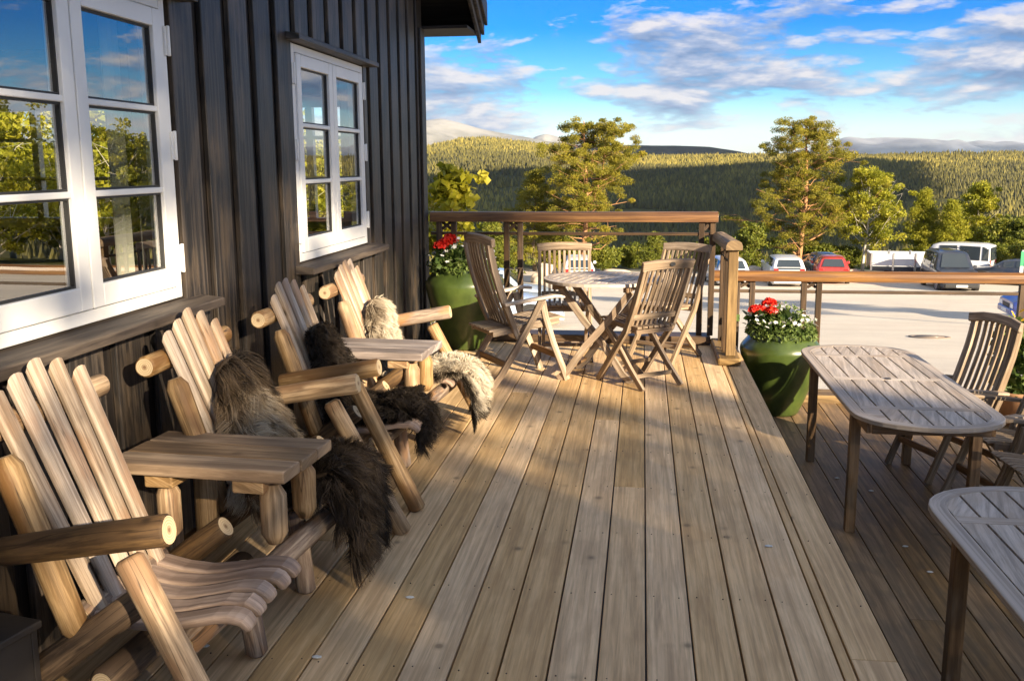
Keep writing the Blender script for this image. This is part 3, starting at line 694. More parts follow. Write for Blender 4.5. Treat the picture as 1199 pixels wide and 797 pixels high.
# ------------------------------------------------------------------ log chairs along the wall (local x forward from the wall, origin 0.48 m off it)
CHX = -1.40
def log_chair(yc, s, label, yaw=0.):
    """s: side (-1 nearer the camera, +1 farther) that carries the arm log; the other side meets the little table"""
    c = thing('log_chair', label, 'chair', (CHX, yc, 0), R(yaw), 'rustic log chairs along the house wall')
    c.rotation_euler = (0, 0, R(yaw))
    mb = MB(); mb.log((-.318, -.335, .855), (-.318, .335, .855), .040, .038, bev=.008); mb.build('cross_log', ['log', 'end'], c)
    for v, bx in ((-.265, 0), (.20, -.05)):
        mb = MB(); mb.log((-.245 + bx, v, .80), (-.085 + bx, v * .98, .30), .039, .037, bev=.016, bevlen=.03); mb.build('back_post', ['log', 'end'], c)
    mb = MB(); mb.log((-.10, -.225, .335), (-.10, .225, .335), .036, bev=.006); mb.build('seat_cross_log', ['log_grey', 'end'], c)
    hs = [.955, .995, 1.01, .995, .95]
    for k in range(5):
        v = (k - 2) * .094; vb = (k - 2) * .083; j = random.uniform(-.008, .008); hh = hs[k] + j
        top = V(-.270 - .30 * (hh - .86) * .9, v * 1.02 - .02, hh); bot = V(-.055, vb, .30)
        mb = MB(); d = (top - bot).normalized(); sd = V(0, 1, 0); nn = V(d.z, 0, -d.x)
        # half-log slat: flat back, crowned front
        rings = []
        for f in np.linspace(0, 1, 7):
            p = bot + (top - bot) * f; ww = .0275 + .006 * f; ring = []
            for u, q in ((-1, -.010), (1, -.010), (1, .004), (.75, .011), (.3, .014), (-.3, .014), (-.75, .011), (-1, .004)):
                ring.append(p + sd * ww * u + nn * q + d * (-.018 * (1 - q / .014) if f == 1 else 0))
            rings.append(ring)
        mb.loft(rings); mb.build('back_slat', 'slat', c, .003)
    # contoured seat slats, rounded over at the front
    prof = [(-.10, .345), (.0, .318), (.10, .31), (.19, .325), (.26, .345), (.31, .352), (.345, .342), (.365, .318)]
    pxs = [p_[0] for p_ in prof]; us = np.linspace(-.10, .31, 12)
    def smooth(x): return float(np.mean([np.interp(x + q, pxs, [p_[1] for p_ in prof]) for q in (-.04, -.02, 0, .02, .04)]))
    prof = [(float(u), smooth(u)) for u in us] + [(.330, .346), (.347, .338), (.359, .326), (.366, .312)]
    for k in range(5):
        v = (k - 2) * .088; sc = random.uniform(-.012, .012); mb = MB()
        mb.sweep([(x + sc, v, z + random.uniform(-.002, .002)) for x, z in prof], [.074] * 13 + [.070, .064, .054], [.025] * 13 + [.025, .024, .022], (0, 1, 0), sm=False)
        mb.build('seat_slat', 'seat', c, .010, seg=3)
    for v in (-.26, .26):
        mb = MB(); mb.log((.11, v, .425), (-.40, v, .045), .041, .044, bev=.008); mb.build('side_log', ['log_brown', 'end'], c)
    yo = .345 * s
    mb = MB(); mb.log((-.22, yo, .572), (.245, yo * 1.02, .655), .038, .041, bev=.006); mb.build('arm_log', ['log_brown' if abs(yc - 2.52) < .1 else ('log_grey' if yc > 5 else 'log'), 'end'], c)
    mb = MB(); mb.log((.125, yo, .575), (.415, yo * 1.10, .002), .037, .038, bev=.010); mb.build('front_leg', ['log', 'end'], c)
    mb = MB(); mb.log((.165, -.235 * s, .315), (.20, -.24 * s, .002), .036, .036, bev=.012); mb.build('front_leg', ['log_grey', 'end'], c)
    return c
log_chair(2.52, -1, 'bare log chair nearest the camera with brown arm log and no sheepskin', 0)
log_chair(3.47, 1, 'log chair draped with a long grey and dark brown sheepskin', 0)
log_chair(4.50, -1, 'log chair with a small black curly sheepskin on its back and seat', 0)
log_chair(5.45, 1, 'farthest log chair by the house corner, draped with a cream sheepskin', 0)
def log_table(yc, label, mat, dx=0.):
    t_ = thing('log_table', label, 'table', (-1.365 + dx, yc, 0), 0, 'small plank tables between the log chairs'); t_.rotation_euler = (0, 0, R(-4))
    for k in range(3):
        v = (k - 1) * .13
        mb = MB(); mb.box((-.345 + random.uniform(-.004, .004), v - .063, .562), (.285 + random.uniform(-.004, .004), v + .063, .602)); mb.build('plank', mat, t_, .006)
    mb = MB(); mb.box((.09, -.17, .515), (.20, .17, .561)); mb.build('cleat', 'log', t_, .006)
    mb = MB(); mb.box((-.22, -.17, .515), (-.12, .17, .561)); mb.build('cleat', 'log', t_, .006)
    for v in (-.115, .125):
        mb = MB(); mb.log((.205, v, .535), (.205, v, .335), .042, .042, bev=.020, bevlen=.035, seg=3); mb.build('peg_leg', ['log', 'log'], t_)
        mb = MB(); mb.log((-.17, v, .513), (-.17, v, .20), .040, .040, bev=.015, bevlen=.03, seg=3); mb.build('peg_leg', ['log', 'log'], t_)
    mb = MB(); mb.log((.185, -.66, .25), (.215, .62, .27), .040, .038, bev=.012, seg=8); mb.build('stretcher_log', ['log_grey', 'end'], t_)
    mb = MB(); mb.log((-.02, -.74, .155), (-.02, .10, .165), .046, .042, bev=.012, seg=8); mb.build('stretcher_log', ['log_brown', 'end'], t_)
    return t_
log_table(3.01, 'brown three-plank table between the bare log chair and the grey-brown sheepskin chair', 'plank')
log_table(4.95, 'grey plank table between the black and the cream sheepskin chairs', 'plank_grey')

# ------------------------------------------------------------------ sheepskins: a hide following back, seat and front edge, with locks of wool
def woolmat(name, stops_root, stops_tip):
    m, t = M(name)
    a = t.ramp(t.attr('rnd'), stops_root)
    t.bsdf(a, .6, .15)
    MT[name] = m
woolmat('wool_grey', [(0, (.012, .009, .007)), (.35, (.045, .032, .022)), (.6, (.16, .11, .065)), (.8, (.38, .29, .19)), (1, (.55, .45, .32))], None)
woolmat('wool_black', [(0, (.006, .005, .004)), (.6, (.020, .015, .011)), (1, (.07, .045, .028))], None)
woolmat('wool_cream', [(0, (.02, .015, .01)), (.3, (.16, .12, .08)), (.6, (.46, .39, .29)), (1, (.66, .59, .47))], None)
def fleece(name, label, mat, path, hw, yc, n, length, colour, curl=.0, width=.0042, xoff=0., seed=1, lockn=520, tang=.5):
    g = np.random.default_rng(seed)
    P = np.array(path, float); seg = np.linalg.norm(np.diff(P[:, :2], axis=0), axis=1); T = np.concatenate([[0], np.cumsum(seg)]); T /= T[-1]
    def pos(t, s):
        x = np.interp(t, T, P[:, 0]); z = np.interp(t, T, P[:, 1]); wv = np.interp(t, T, hw) * (1 + .10 * np.sin(t * 17 + seed) * np.sign(s)); yo = np.interp(t, T, P[:, 2])
        y = yc + yo + s * wv
        sag = np.abs(s) ** 2.5 * .04
        return np.stack([CHX + x + xoff, y, z - sag], -1)
    def frame(t, s):
        e = .012
        d = pos(np.clip(t + e, 0, 1), s) - pos(np.clip(t - e, 0, 1), s); d /= np.linalg.norm(d, axis=1)[:, None]
        lat = np.tile(np.array([0, 1., 0]), (len(t), 1)); nn = np.cross(d, lat) * -1
        nn = np.cross(d, lat); return d, lat, nn / np.linalg.norm(nn, axis=1)[:, None]
    # hide
    a, b = 40, 16
    tt, ss = np.meshgrid(np.linspace(0, 1, a), np.linspace(-1, 1, b), indexing='ij'); tt = tt.ravel(); ss = ss.ravel()
    base = pos(tt, ss); d, lat, nn = frame(tt, ss); top = base + nn * .022 * (1 - np.abs(ss[:, None]) ** 4)
    vs = np.concatenate([base - nn * .004, top]); ii = (np.arange(a - 1)[:, None] * b + np.arange(b - 1)[None]).ravel(); q = np.stack([ii, ii + 1, ii + b + 1, ii + b], -1)
    fs = np.concatenate([q + a * b, q[:, ::-1]])
    rim = list(range(b)) + [k * b + b - 1 for k in range(1, a)] + [(a - 1) * b + k for k in range(b - 2, -1, -1)] + [k * b for k in range(a - 2, 0, -1)]
    rim = np.array(rim); r2_ = np.roll(rim, -1); fs = np.concatenate([fs, np.stack([rim, r2_, r2_ + a * b, rim + a * b], -1)])
    hide = mesh_np(name, vs, fs, mat, rnd=np.full(len(fs), .30 if mat == 'wool_grey' else .25), smooth=True)
    tag(hide, label, 'sheepskin', 'sheepskins on the log chairs')
    # wool
    t0 = g.random(n); s0 = np.sign(g.random(n) - .5) * (g.random(n) ** .85)
    lt, ls = g.random(lockn), g.random(lockn) * 2 - 1
    asp = 2.2
    near = np.empty(n, int)
    for k in range(0, n, 2000):
        near[k:k + 2000] = np.argmin(((t0[k:k + 2000, None] - lt[None]) * asp) ** 2 + (s0[k:k + 2000, None] - ls[None]) ** 2, axis=1)
    b0 = pos(t0, s0); d, lat, nn = frame(t0, s0); b0 = b0 + nn * .018 * (1 - np.abs(s0[:, None]) ** 4)
    L = length * (.65 + .6 * g.random(n)) * (1 + .25 * np.sin(t0 * 9 + seed))
    ld = g.normal(0, .45, (lockn, 3)); ll = .8 + .5 * g.random(lockn)
    side = np.clip((np.abs(s0) - .55) / .45, 0, 1) * np.sign(s0); endd = np.clip((t0 - .93) / .07, 0, 1)
    dirv = nn * (.48 - .25 * np.abs(side))[:, None] + d * (tang + .5 * endd)[:, None] + lat * (side * .9)[:, None] + ld[near] * .75 + g.normal(0, .16, (n, 3))
    dirv /= np.linalg.norm(dirv, axis=1)[:, None]
    b1, dd, l1, n1_ = pos(lt, ls), *frame(lt, ls)
    ldir = n1_ * .42 + dd * tang + l1 * (np.clip((np.abs(ls) - .55) / .45, 0, 1) * np.sign(ls) * .9)[:, None] + ld * .75; ldir /= np.linalg.norm(ldir, axis=1)[:, None]
    ltip = b1 + ldir * (length * ll * 1.05)[:, None] + np.array([0, 0, -.35 * length])
    K = 4; pts = []
    cdir = g.normal(0, 1, (lockn, 3))[near]
    for k in range(K + 1):
        f = k / K
        p = b0 + dirv * (L * f)[:, None] + np.array([0, 0, -1]) * (L * .45 * f * f)[:, None]
        p = p * (1 - .45 * f ** 1.6) + (b0 * (1 - f) + ltip[near] * f) * (.45 * f ** 1.6)
        if curl: p = p + curl * f * (np.sin(f * 9 + near * 1.7)[:, None] * cdir + np.cos(f * 9 + near)[:, None] * np.roll(cdir, 1, 1))
        p[:, 2] = np.maximum(p[:, 2], .006 + .01 * g.random(n))
        pts.append(p)
    pts = np.stack(pts, 1)
    wd = np.cross(dirv, g.normal(0, 1, (n, 3))); wd /= np.linalg.norm(wd, axis=1)[:, None]
    ws = width * np.array([1, 1.0, .85, .6, .15])
    vs = np.concatenate([pts + wd[:, None] * ws[None, :, None], pts - wd[:, None] * ws[None, :, None]], 1)   # n, 2(K+1), 3
    q = np.array([(k, k + 1, K + 2 + k, K + 1 + k) for k in range(K)])
    fs = (np.arange(n)[:, None, None] * 2 * (K + 1) + q[None]).reshape(-1, 4)
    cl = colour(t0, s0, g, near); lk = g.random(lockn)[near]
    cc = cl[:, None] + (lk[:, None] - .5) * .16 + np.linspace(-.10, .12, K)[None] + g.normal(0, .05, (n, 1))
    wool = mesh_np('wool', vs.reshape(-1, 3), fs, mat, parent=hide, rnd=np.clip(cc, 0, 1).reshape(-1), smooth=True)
    wool['kind'] = 'stuff'
    return hide
# path points: x from the chair origin, z, sideways shift
pathA = [(-.175, .82, .07), (-.13, .68, .08), (-.075, .53, .06), (-.04, .44, .0), (.02, .39, .0), (.16, .375, -.02), (.22, .445, -.05), (.30, .455, -.05), (.355, .40, -.05), (.37, .29, -.05), (.365, .17, -.06)]
def colA(t, s, g, near):
    c = np.interp(t, [0, .08, .2, .34, .44, .55, .8, 1], [.38, .62, .72, .92, .50, .17, .13, .36])
    c = c + .14 * np.sin(s * 3 + t * 9)
    return c - .35 * ((t < .12) & (s > .0))
fleece('sheepskin', 'long-haired grey and dark brown sheepskin hanging to the floor over a log chair', 'wool_grey', pathA, [.13, .20, .25, .25, .23, .22, .21, .20, .19, .17, .14], 3.45, 42000, .10, colA, curl=.005, width=.0014, seed=3)
pathB = [(-.175, .78, .03), (-.125, .66, .03), (-.07, .51, .03), (-.03, .42, .0), (.03, .385, .02), (.16, .375, .05), (.22, .42, .04), (.29, .42, .04), (.34, .36, .05), (.35, .26, .06)]
fleece('sheepskin', 'black curly sheepskin on the log chair behind the brown plank table', 'wool_black', pathB, [.13, .20, .24, .24, .22, .20, .20, .19, .17, .13], 4.50, 30000, .060, lambda t, s, g, n: .35 + .25 * g.random(len(t)), curl=.010, width=.0016, seed=5, lockn=600, tang=.25)
pathC = [(-.165, .77, .04), (-.125, .66, .03), (-.08, .53, .0), (-.035, .43, .0), (.03, .39, .0), (.16, .38, .0), (.29, .40, .0), (.395, .395, .0), (.45, .33, .0), (.465, .24, -.02), (.46, .15, -.03)]
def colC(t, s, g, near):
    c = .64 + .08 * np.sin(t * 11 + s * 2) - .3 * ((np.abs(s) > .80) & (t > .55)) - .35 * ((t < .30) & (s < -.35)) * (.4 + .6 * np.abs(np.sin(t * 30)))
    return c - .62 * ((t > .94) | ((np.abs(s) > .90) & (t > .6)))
fleece('sheepskin', 'cream sheepskin with dark edges over the farthest log chair', 'wool_cream', pathC, [.15, .19, .21, .21, .21, .21, .21, .20, .18, .17, .14], 5.47, 34000, .075, colC, curl=.004, width=.0015, seed=8, tang=.35)

# dark box in the near corner beside the first chair
b = thing('box', 'dark wooden box in the bottom left corner beside the nearest log chair', 'box', (-1.765, 2.02, 0), R(-12))
mb = MB(); h_ = .35
for lo, hi in (((-.16, -.22, .02), (.16, -.20, h_)), ((-.16, .20, .02), (.16, .22, h_)), ((-.16, -.199, .02), (-.14, .199, h_)), ((.14, -.199, .02), (.16, .199, h_))): mb.box(lo, hi)
mb.build('side_panel', 'darkbox', b, .003)
mb = MB(); mb.box((-.139, -.199, .021), (.139, .199, .04)); mb.build('bottom', 'darkbox', b)
mb = MB(); mb.box((-.17, -.23, h_ + .001), (.17, .23, h_ + .022)); mb.build('lid', 'darkbox', b, .004)

# ------------------------------------------------------------------ teak furniture
def ell_table(hx, hy, ex, n=16):
    """outline: straight sides, half-elliptic ends of depth ex along y"""
    pts = []
    for k in range(n + 1): a = PI * k / n; pts.append((hx * math.cos(a), hy - ex + ex * math.sin(a) ** .9 if math.sin(a) > 1e-9 else hy - ex))
    for k in range(n + 1): a = PI + PI * k / n; pts.append((hx * math.cos(a), -(hy - ex) - ex * abs(math.sin(a)) ** .9 if abs(math.sin(a)) > 1e-9 else -(hy - ex)))
    return pts
def y_span(poly, x):
    ys_ = []
    for i, (a, b) in enumerate(poly):
        c, d = poly[(i + 1) % len(poly)]
        if (a - x) * (c - x) < 0: ys_.append(b + (d - b) * (x - a) / (c - a))
    return (min(ys_), max(ys_)) if len(ys_) >= 2 else None
def slatted_top(mbs, outer, inner, pitch, gap, z0, z1, hx, crossbars=()):
    fr, sl_ = mbs
    # frame ring
    n = len(outer)
    for i in range(n):
        j = (i + 1) % n
        if math.dist(outer[i], outer[j]) < 1e-5: continue
    rings = [[(*p, z0) for p in outer], [(*p, z1) for p in outer]]
    base = len(fr.v)
    for P_ in (outer, inner):
        for z in (z0, z1): fr.v += [(x, y, z) for x, y in P_]
    o0, o1, i0, i1 = (base + k * n for k in range(4))
    rr = .5
    for i in range(n):
        j = (i + 1) % n
        if i % 6 == 0: rr = random.random()
        L0, L1 = i * .06, (i + 1) * .06
        for q, uv in (((o0 + i, o0 + j, o1 + j, o1 + i), [(L0, 0), (L1, 0), (L1, .03), (L0, .03)]), ((o1 + i, o1 + j, i1 + j, i1 + i), [(L0, .1), (L1, .1), (L1, .17), (L0, .17)]), ((i1 + i, i1 + j, i0 + j, i0 + i), [(L0, .2), (L1, .2), (L1, .23), (L0, .23)]), ((i0 + i, i0 + j, o0 + j, o0 + i), [(L0, .3), (L1, .3), (L1, .37), (L0, .37)])):
            fr.face(q, uv, rr)
    x = -hx
    while x < hx - .01:
        a, b = x + gap / 2, min(x + pitch - gap / 2, hx)
        ms = [y_span(inner, a + (b - a) * f) for f in (.02, .25, .5, .75, .98)]
        if all(ms):
            xs_ = [a + (b - a) * f for f in (0, .25, .5, .75, 1)]
            lim = [ms[i] for i in range(5)]
            cuts = [None] + list(crossbars) + [None]
            for c0, c1 in zip(cuts[:-1], cuts[1:]):
                lo_ = [max(l[0] - .004, (c0[1] + .001) if c0 else -9) for l in lim]; hi_ = [min(l[1] + .004, (c1[0] - .001) if c1 else 9) for l in lim]
                if min(h - l for h, l in zip(hi_, lo_)) < .02: continue
                sl_.prism([(xs_[i], lo_[i]) for i in range(5)] + [(xs_[i], hi_[i]) for i in range(4, -1, -1)], z0 + .003, z1 - .0015)
        x += pitch
def oval_table(name, x, y, hy, label):
    t_ = thing(name, label, 'table', (x, y, -.53), 0, 'oval slatted garden tables on the lower terrace')
    hx = .39; out = ell_table(hx, hy, .34); inn = ell_table(hx - .065, hy - .065, .29)
    fr, sl_ = MB(), MB(); q = hy - .42
    cb = [(-q - .035, -q + .035), (-.03, .03), (q - .035, q + .035)]
    slatted_top((fr, sl_), out, inn, .098, .010, .725, .750, hx - .065, cb)
    fr.build('rim', 'teak_top', t_, .004)
    sl_.build('slats', 'teak_top', t_, .002)
    for a, b in cb: mb = MB(); mb.box((-hx + .067, a, .7245), (hx - .067, b, .7488)); mb.build('crossbar', 'teak_top', t_, .002)
    mb = MB(); mb.log((0, 0, .74), (0, 0, .7525), .022, n=16, capm=0, bev=.002, wob=0); mb.build('hole_cap', 'black', t_)
    mb = MB()
    for sx in (-1, 1): mb.box((sx * (hx - .075) - .012, -q - .2, .655), (sx * (hx - .075) + .012, q + .2, .722))
    for sy in (-1, 1): mb.box((-hx + .09, sy * (q + .2) - .012, .655), (hx - .09, sy * (q + .2) + .012, .722))
    mb.build('apron', 'teak_dark', t_, .003)
    for sx in (-1, 1):
        for sy in (-1, 1):
            mb = MB(); px, py = sx * (hx - .065), sy * (hy - .50); mb.sweep([(px, py, 0), (px, py, .722)], .055, .055, (1, 0, 0)); mb.build('leg', 'teak_dark', t_, .004)
    return t_
oval_table('garden_table', 1.53, 6.16, 1.17, 'long oval slatted table between the green pot and the row of armchairs')
oval_table('garden_table', 1.52, 2.93, 1.17, 'oval slatted table cut off by the right edge in the foreground')
def round_table(x, y, rz):
    t_ = thing('round_table', 'round folding slatted table with crossed legs on the upper terrace', 'table', (x, y, 0), R(rz))
    r_ = .43; n = 48
    out = [(r_ * math.cos(2 * PI * k / n), r_ * math.sin(2 * PI * k / n)) for k in range(n)]; inn = [(p * .86, q * .86) for p, q in out]
    fr, sl_ = MB(), MB(); slatted_top((fr, sl_), out, inn, .0617, .009, .708, .732, .37, [(-.035, .035)])
    fr.build('rim', 'teak_top', t_, .003); sl_.build('slats', 'teak_top', t_, .002)
    mb = MB(); mb.box((-.365, -.034, .7075), (.365, .034, .7315)); mb.build('crossbar', 'teak_top', t_, .002)
    mb = MB(); mb.log((0, 0, .72), (0, 0, .7345), .022, n=16, capm=0, bev=.002, wob=0); mb.build('hole_cap', 'black', t_)
    for q in (-.26, .26): mb = MB(); mb.box((q - .02, -.30, .668), (q + .02, .30, .706)); mb.build('batten', 'teak_dark', t_, .003)
    for s in (-1, 1):
        for v in ((.14,) if s < 0 else (.205,)):
            for e in (-1, 1):
                vv_ = e * v if s > 0 else e * v
                pts = [(s * .27, vv_, .665), (s * .10, vv_, .44), (-s * .06, vv_, .26), (-s * .20, vv_, .06), (-s * .265, vv_, .002)]
                mb = MB(); mb.sweep(pts, .030, .050, (0, 1, 0)); mb.build('leg', 'teak', t_, .004)
    for s in (-1, 1):
        hw = .14 if s < 0 else .205
        mb = MB(); mb.bar((-s * .20, -hw, .085), (-s * .20, hw, .085), .045, .022, (1, 0, 0)); mb.build('stretcher', 'teak_dark', t_, .003)
    return t_
round_table(-.275, 7.04, -15)

GR = 'folding teak chairs round the round table'
def fold_chair(x, y, deg, label, badge=False, m='teak'):
    c = thing('folding_chair', label, 'chair', (x, y, 0), R(deg), GR)
    def stile(z): return float(np.interp(z, [0, .2, .40, .62, .90], [.20, .045, -.115, -.215, -.325]))
    for s in (-1, 1):
        mb = MB(); mb.sweep([(stile(z), s * .205, z) for z in (.002, .1, .2, .3, .40, .5, .62, .76, .84)], .027, [.045] * 7 + [.042, .036], (0, 1, 0)); mb.build('back_leg', m, c, .004)
        mb = MB(); mb.sweep([(.185, s * .172, .425), (.05, s * .172, .31), (-.12, s * .172, .14), (-.275, s * .172, .002)], .025, .042, (0, 1, 0)); mb.build('leg', m, c, .004)
        mb = MB(); mb.bar((-.17, s * .143, .408), (.20, s * .143, .436), .026, .032, (0, 1, 0)); mb.build('seat_rail', m, c, .003)
    sb = thing_part = MB()
    for k in range(7):
        v = (k - 3) * .0495; sb.sweep([(-.20, v, .428), (-.05, v, .432), (.10, v, .446), (.20, v, .458), (.235, v, .452)], .040, .016, (0, 1, 0))
    sb.build('seat', m, c, .003)
    for xx, zz in ((.195, .422), (-.165, .396)): mb = MB(); mb.bar((xx, -.16, zz), (xx, .16, zz), .03, .03, (1, 0, 0)); mb.build('seat_cross_rail', m, c, .003)
    mb = MB(); q = stile(.868); mb.sweep([(q + .006, -.225, .862), (q - .006, -.11, .872), (q - .010, 0, .875), (q - .006, .11, .872), (q + .006, .225, .862)], .066, .028, (-.3, 0, 1)); mb.build('top_rail', m, c, .006)
    for z in (.50, .405):
        mb = MB(); q = stile(z); mb.bar((q, -.19, z), (q, .19, z), .040, .022, (-.4, 0, 1)); mb.build('back_rail', m, c, .003)
    mb = MB()
    for k in range(9):
        v = (k - 4) * .041; mb.sweep([(stile(z) + (.006 if z < .7 else 0), v, z) for z in (.425, .50, .62, .74, .84)], .020, .012, (0, 1, 0))
    mb.build('back_slats', m, c, .002)
    mb = MB(); mb.bar((-.175, -.16, .085), (-.175, .16, .085), .028, .020, (0, 0, 1)); mb.build('stretcher', m, c, .003)
    mb = MB(); mb.bar((.10, -.19, .125), (.10, .19, .125), .028, .020, (0, 0, 1)); mb.build('stretcher', m, c, .003)
    if badge:
        mb = MB(); q = stile(.875); pts = [(.024 * math.cos(a * PI / 10), .014 * math.sin(a * PI / 10)) for a in range(20)]
        mb.loft([[(q - .028 + dx, u - .01, .873 + v) for u, v in pts] for dx in (0, .008)]); mb.build('badge', 'black', c)
    return c
fold_chair(-.011, 6.90, 129, 'folding teak chair with its back to the camera and a dark oval badge', True)
fold_chair(-.60, 7.72, -84, 'folding teak chair behind the round table facing the camera')
fold_chair(.19, 7.78, 235, 'folding teak chair in the terrace corner beside the short return railing')
GA = 'folding teak armchairs beside the oval tables'
def armchair(x, y, z, deg, label, group=None, m='teak'):
    c = thing('folding_armchair', label, 'chair', (x, y, z), R(deg), group)
    def stile(q): return float(np.interp(q, [.34, .45, .62, .80, .95, 1.06], [-.05, -.10, -.165, -.225, -.26, -.275]))
    for s in (-1, 1):
        mb = MB(); mb.sweep([(stile(q), s * .215, q) for q in (.33, .42, .52, .62, .72, .82, .92, 1.0)], .028, [.04, .045, .048, .05, .048, .046, .044, .04], (0, 1, 0)); mb.build('back_post', m, c, .004)
        mb = MB(); mb.sweep([(-.18, s * .262, .585), (-.06, s * .266, .600), (.07, s * .27, .615), (.20, s * .272, .630), (.28, s * .272, .622)], [.045, .05, .06, .066, .05], .022, (0, 1, 0)); mb.build('armrest', 'teak_pale' if z == 0 else m, c, .006)
        mb = MB(); mb.sweep([(.115, s * .248, .600), (.05, s * .248, .48), (-.08, s * .248, .27), (-.20, s * .248, .09), (-.275, s * .248, .002)], .026, [.05, .045, .048, .046, .05], (0, 1, 0)); mb.build('leg', m, c, .004)
        mb = MB(); mb.sweep([(.13, s * .222, .600), (.155, s * .222, .48), (.22, s * .222, .28), (.30, s * .222, .09), (.335, s * .222, .002)], .024, [.05, .045, .046, .045, .05], (0, 1, 0)); mb.build('leg', m, c, .004)
        mb = MB(); mb.bar((-.24, s * .19, .372), (.28, s * .19, .435), .024, .040, (0, 1, 0)); mb.build('seat_rail', m, c, .004)
        mb = MB(); mb.bar((-.165, s * .240, .585), (-.09, s * .240, .41), .020, .035, (0, 1, 0)); mb.build('arm_strut', m, c, .003)
    mb = MB()
    for k in range(8):
        v = (k - 3.5) * .050; mb.sweep([(-.265, v, .395), (-.10, v, .408), (.08, v, .432), (.22, v, .455), (.30, v, .462), (.325, v, .455)], .038, .016, (0, 1, 0))
    mb.build('seat', m, c, .003)
    for xx, zz in ((.255, .432), (-.215, .372)): mb = MB(); mb.bar((xx, -.185, zz), (xx, .185, zz), .03, .03, (1, 0, 0)); mb.build('seat_cross_rail', m, c, .003)
    mb = MB(); q = stile(1.03); mb.sweep([(q + .020, -.250, 1.012), (q - .002, -.13, 1.032), (q - .012, 0, 1.038), (q - .002, .13, 1.032), (q + .020, .250, 1.012)], .062, .034, (-.2, 0, 1)); mb.build('top_rail', m, c, .008)
    mb = MB(); q = stile(.415); mb.bar((q, -.20, .415), (q, .20, .415), .045, .024, (-.4, 0, 1)); mb.build('back_rail', m, c, .003)
    mb = MB()
    for k in range(7):
        v = (k - 3) * .0535; bow = -.014 * (1 - (abs(k - 3) / 3.5) ** 2); mb.sweep([(stile(q) + bow, v, q) for q in (.42, .52, .62, .72, .82, .92, 1.01)], .032, .012, (0, 1, 0))
    mb.build('back_slats', m, c, .003)
    for (xx, zz, hw) in ((-.155, .155, .235), (.262, .185, .21)):
        mb = MB(); mb.bar((xx, -hw, zz), (xx, hw, zz), .045, .020, (0, 0, 1)); mb.build('stretcher', 'teak_dark', c, .003)
    return c
armchair(-.92, 6.91, 0, 32, 'high-backed folding teak armchair seen from the side, left of the round table')
armchair(2.12, 6.72, -.53, 200, 'high-backed teak armchair in front of the yellow flowers, by the far oval table', GA)
armchair(2.30, 6.06, -.53, 192, 'middle teak armchair of the row at the right edge, mostly out of view', GA, 'teak')
armchair(2.31, 5.42, -.53, 184, 'teak armchair at the right edge nearest the camera, its seat beside the foreground table', GA, 'teak')

# ------------------------------------------------------------------ flower pots
def leaf_quads(cent, size, g, up=None, jit=1.0, asp=.5):
    """one folded leaf-like quad per centre"""
    n = len(cent); a = g.normal(0, 1, (n, 3));
    if up is not None: a = a * jit + up
    a /= np.linalg.norm(a, axis=1)[:, None]; b = np.cross(a, g.normal(0, 1, (n, 3))); b /= np.linalg.norm(b, axis=1)[:, None]
    s = (size * (.6 + .8 * g.random(n)))[:, None] if np.isscalar(size) else size[:, None]
    c = np.cross(a, b)
    v = np.stack([cent - b * s * .5, cent + c * s * asp * .5 + a * s * .08, cent + b * s * .5, cent - c * s * asp * .5 + a * s * .08], 1)
    return v.reshape(-1, 3), np.arange(4 * n).reshape(n, 4)
def flower_mesh(r, np_, seedv):
    mb = MB(); 
    for k in range(np_):
        a = 2 * PI * k / np_; ca, sa = math.cos(a), math.sin(a); w_ = r * .42
        pts = [(0, 0, 0), (r * .55 * ca - w_ * sa, r * .55 * sa + w_ * ca, r * .22), (r * ca, r * sa, r * .15), (r * .55 * ca + w_ * sa, r * .55 * sa - w_ * ca, r * .22)]
        base = len(mb.v); mb.v += pts; mb.face((base, base + 1, base + 2, base + 3), [(0, 0)] * 4, random.random())
    return mb
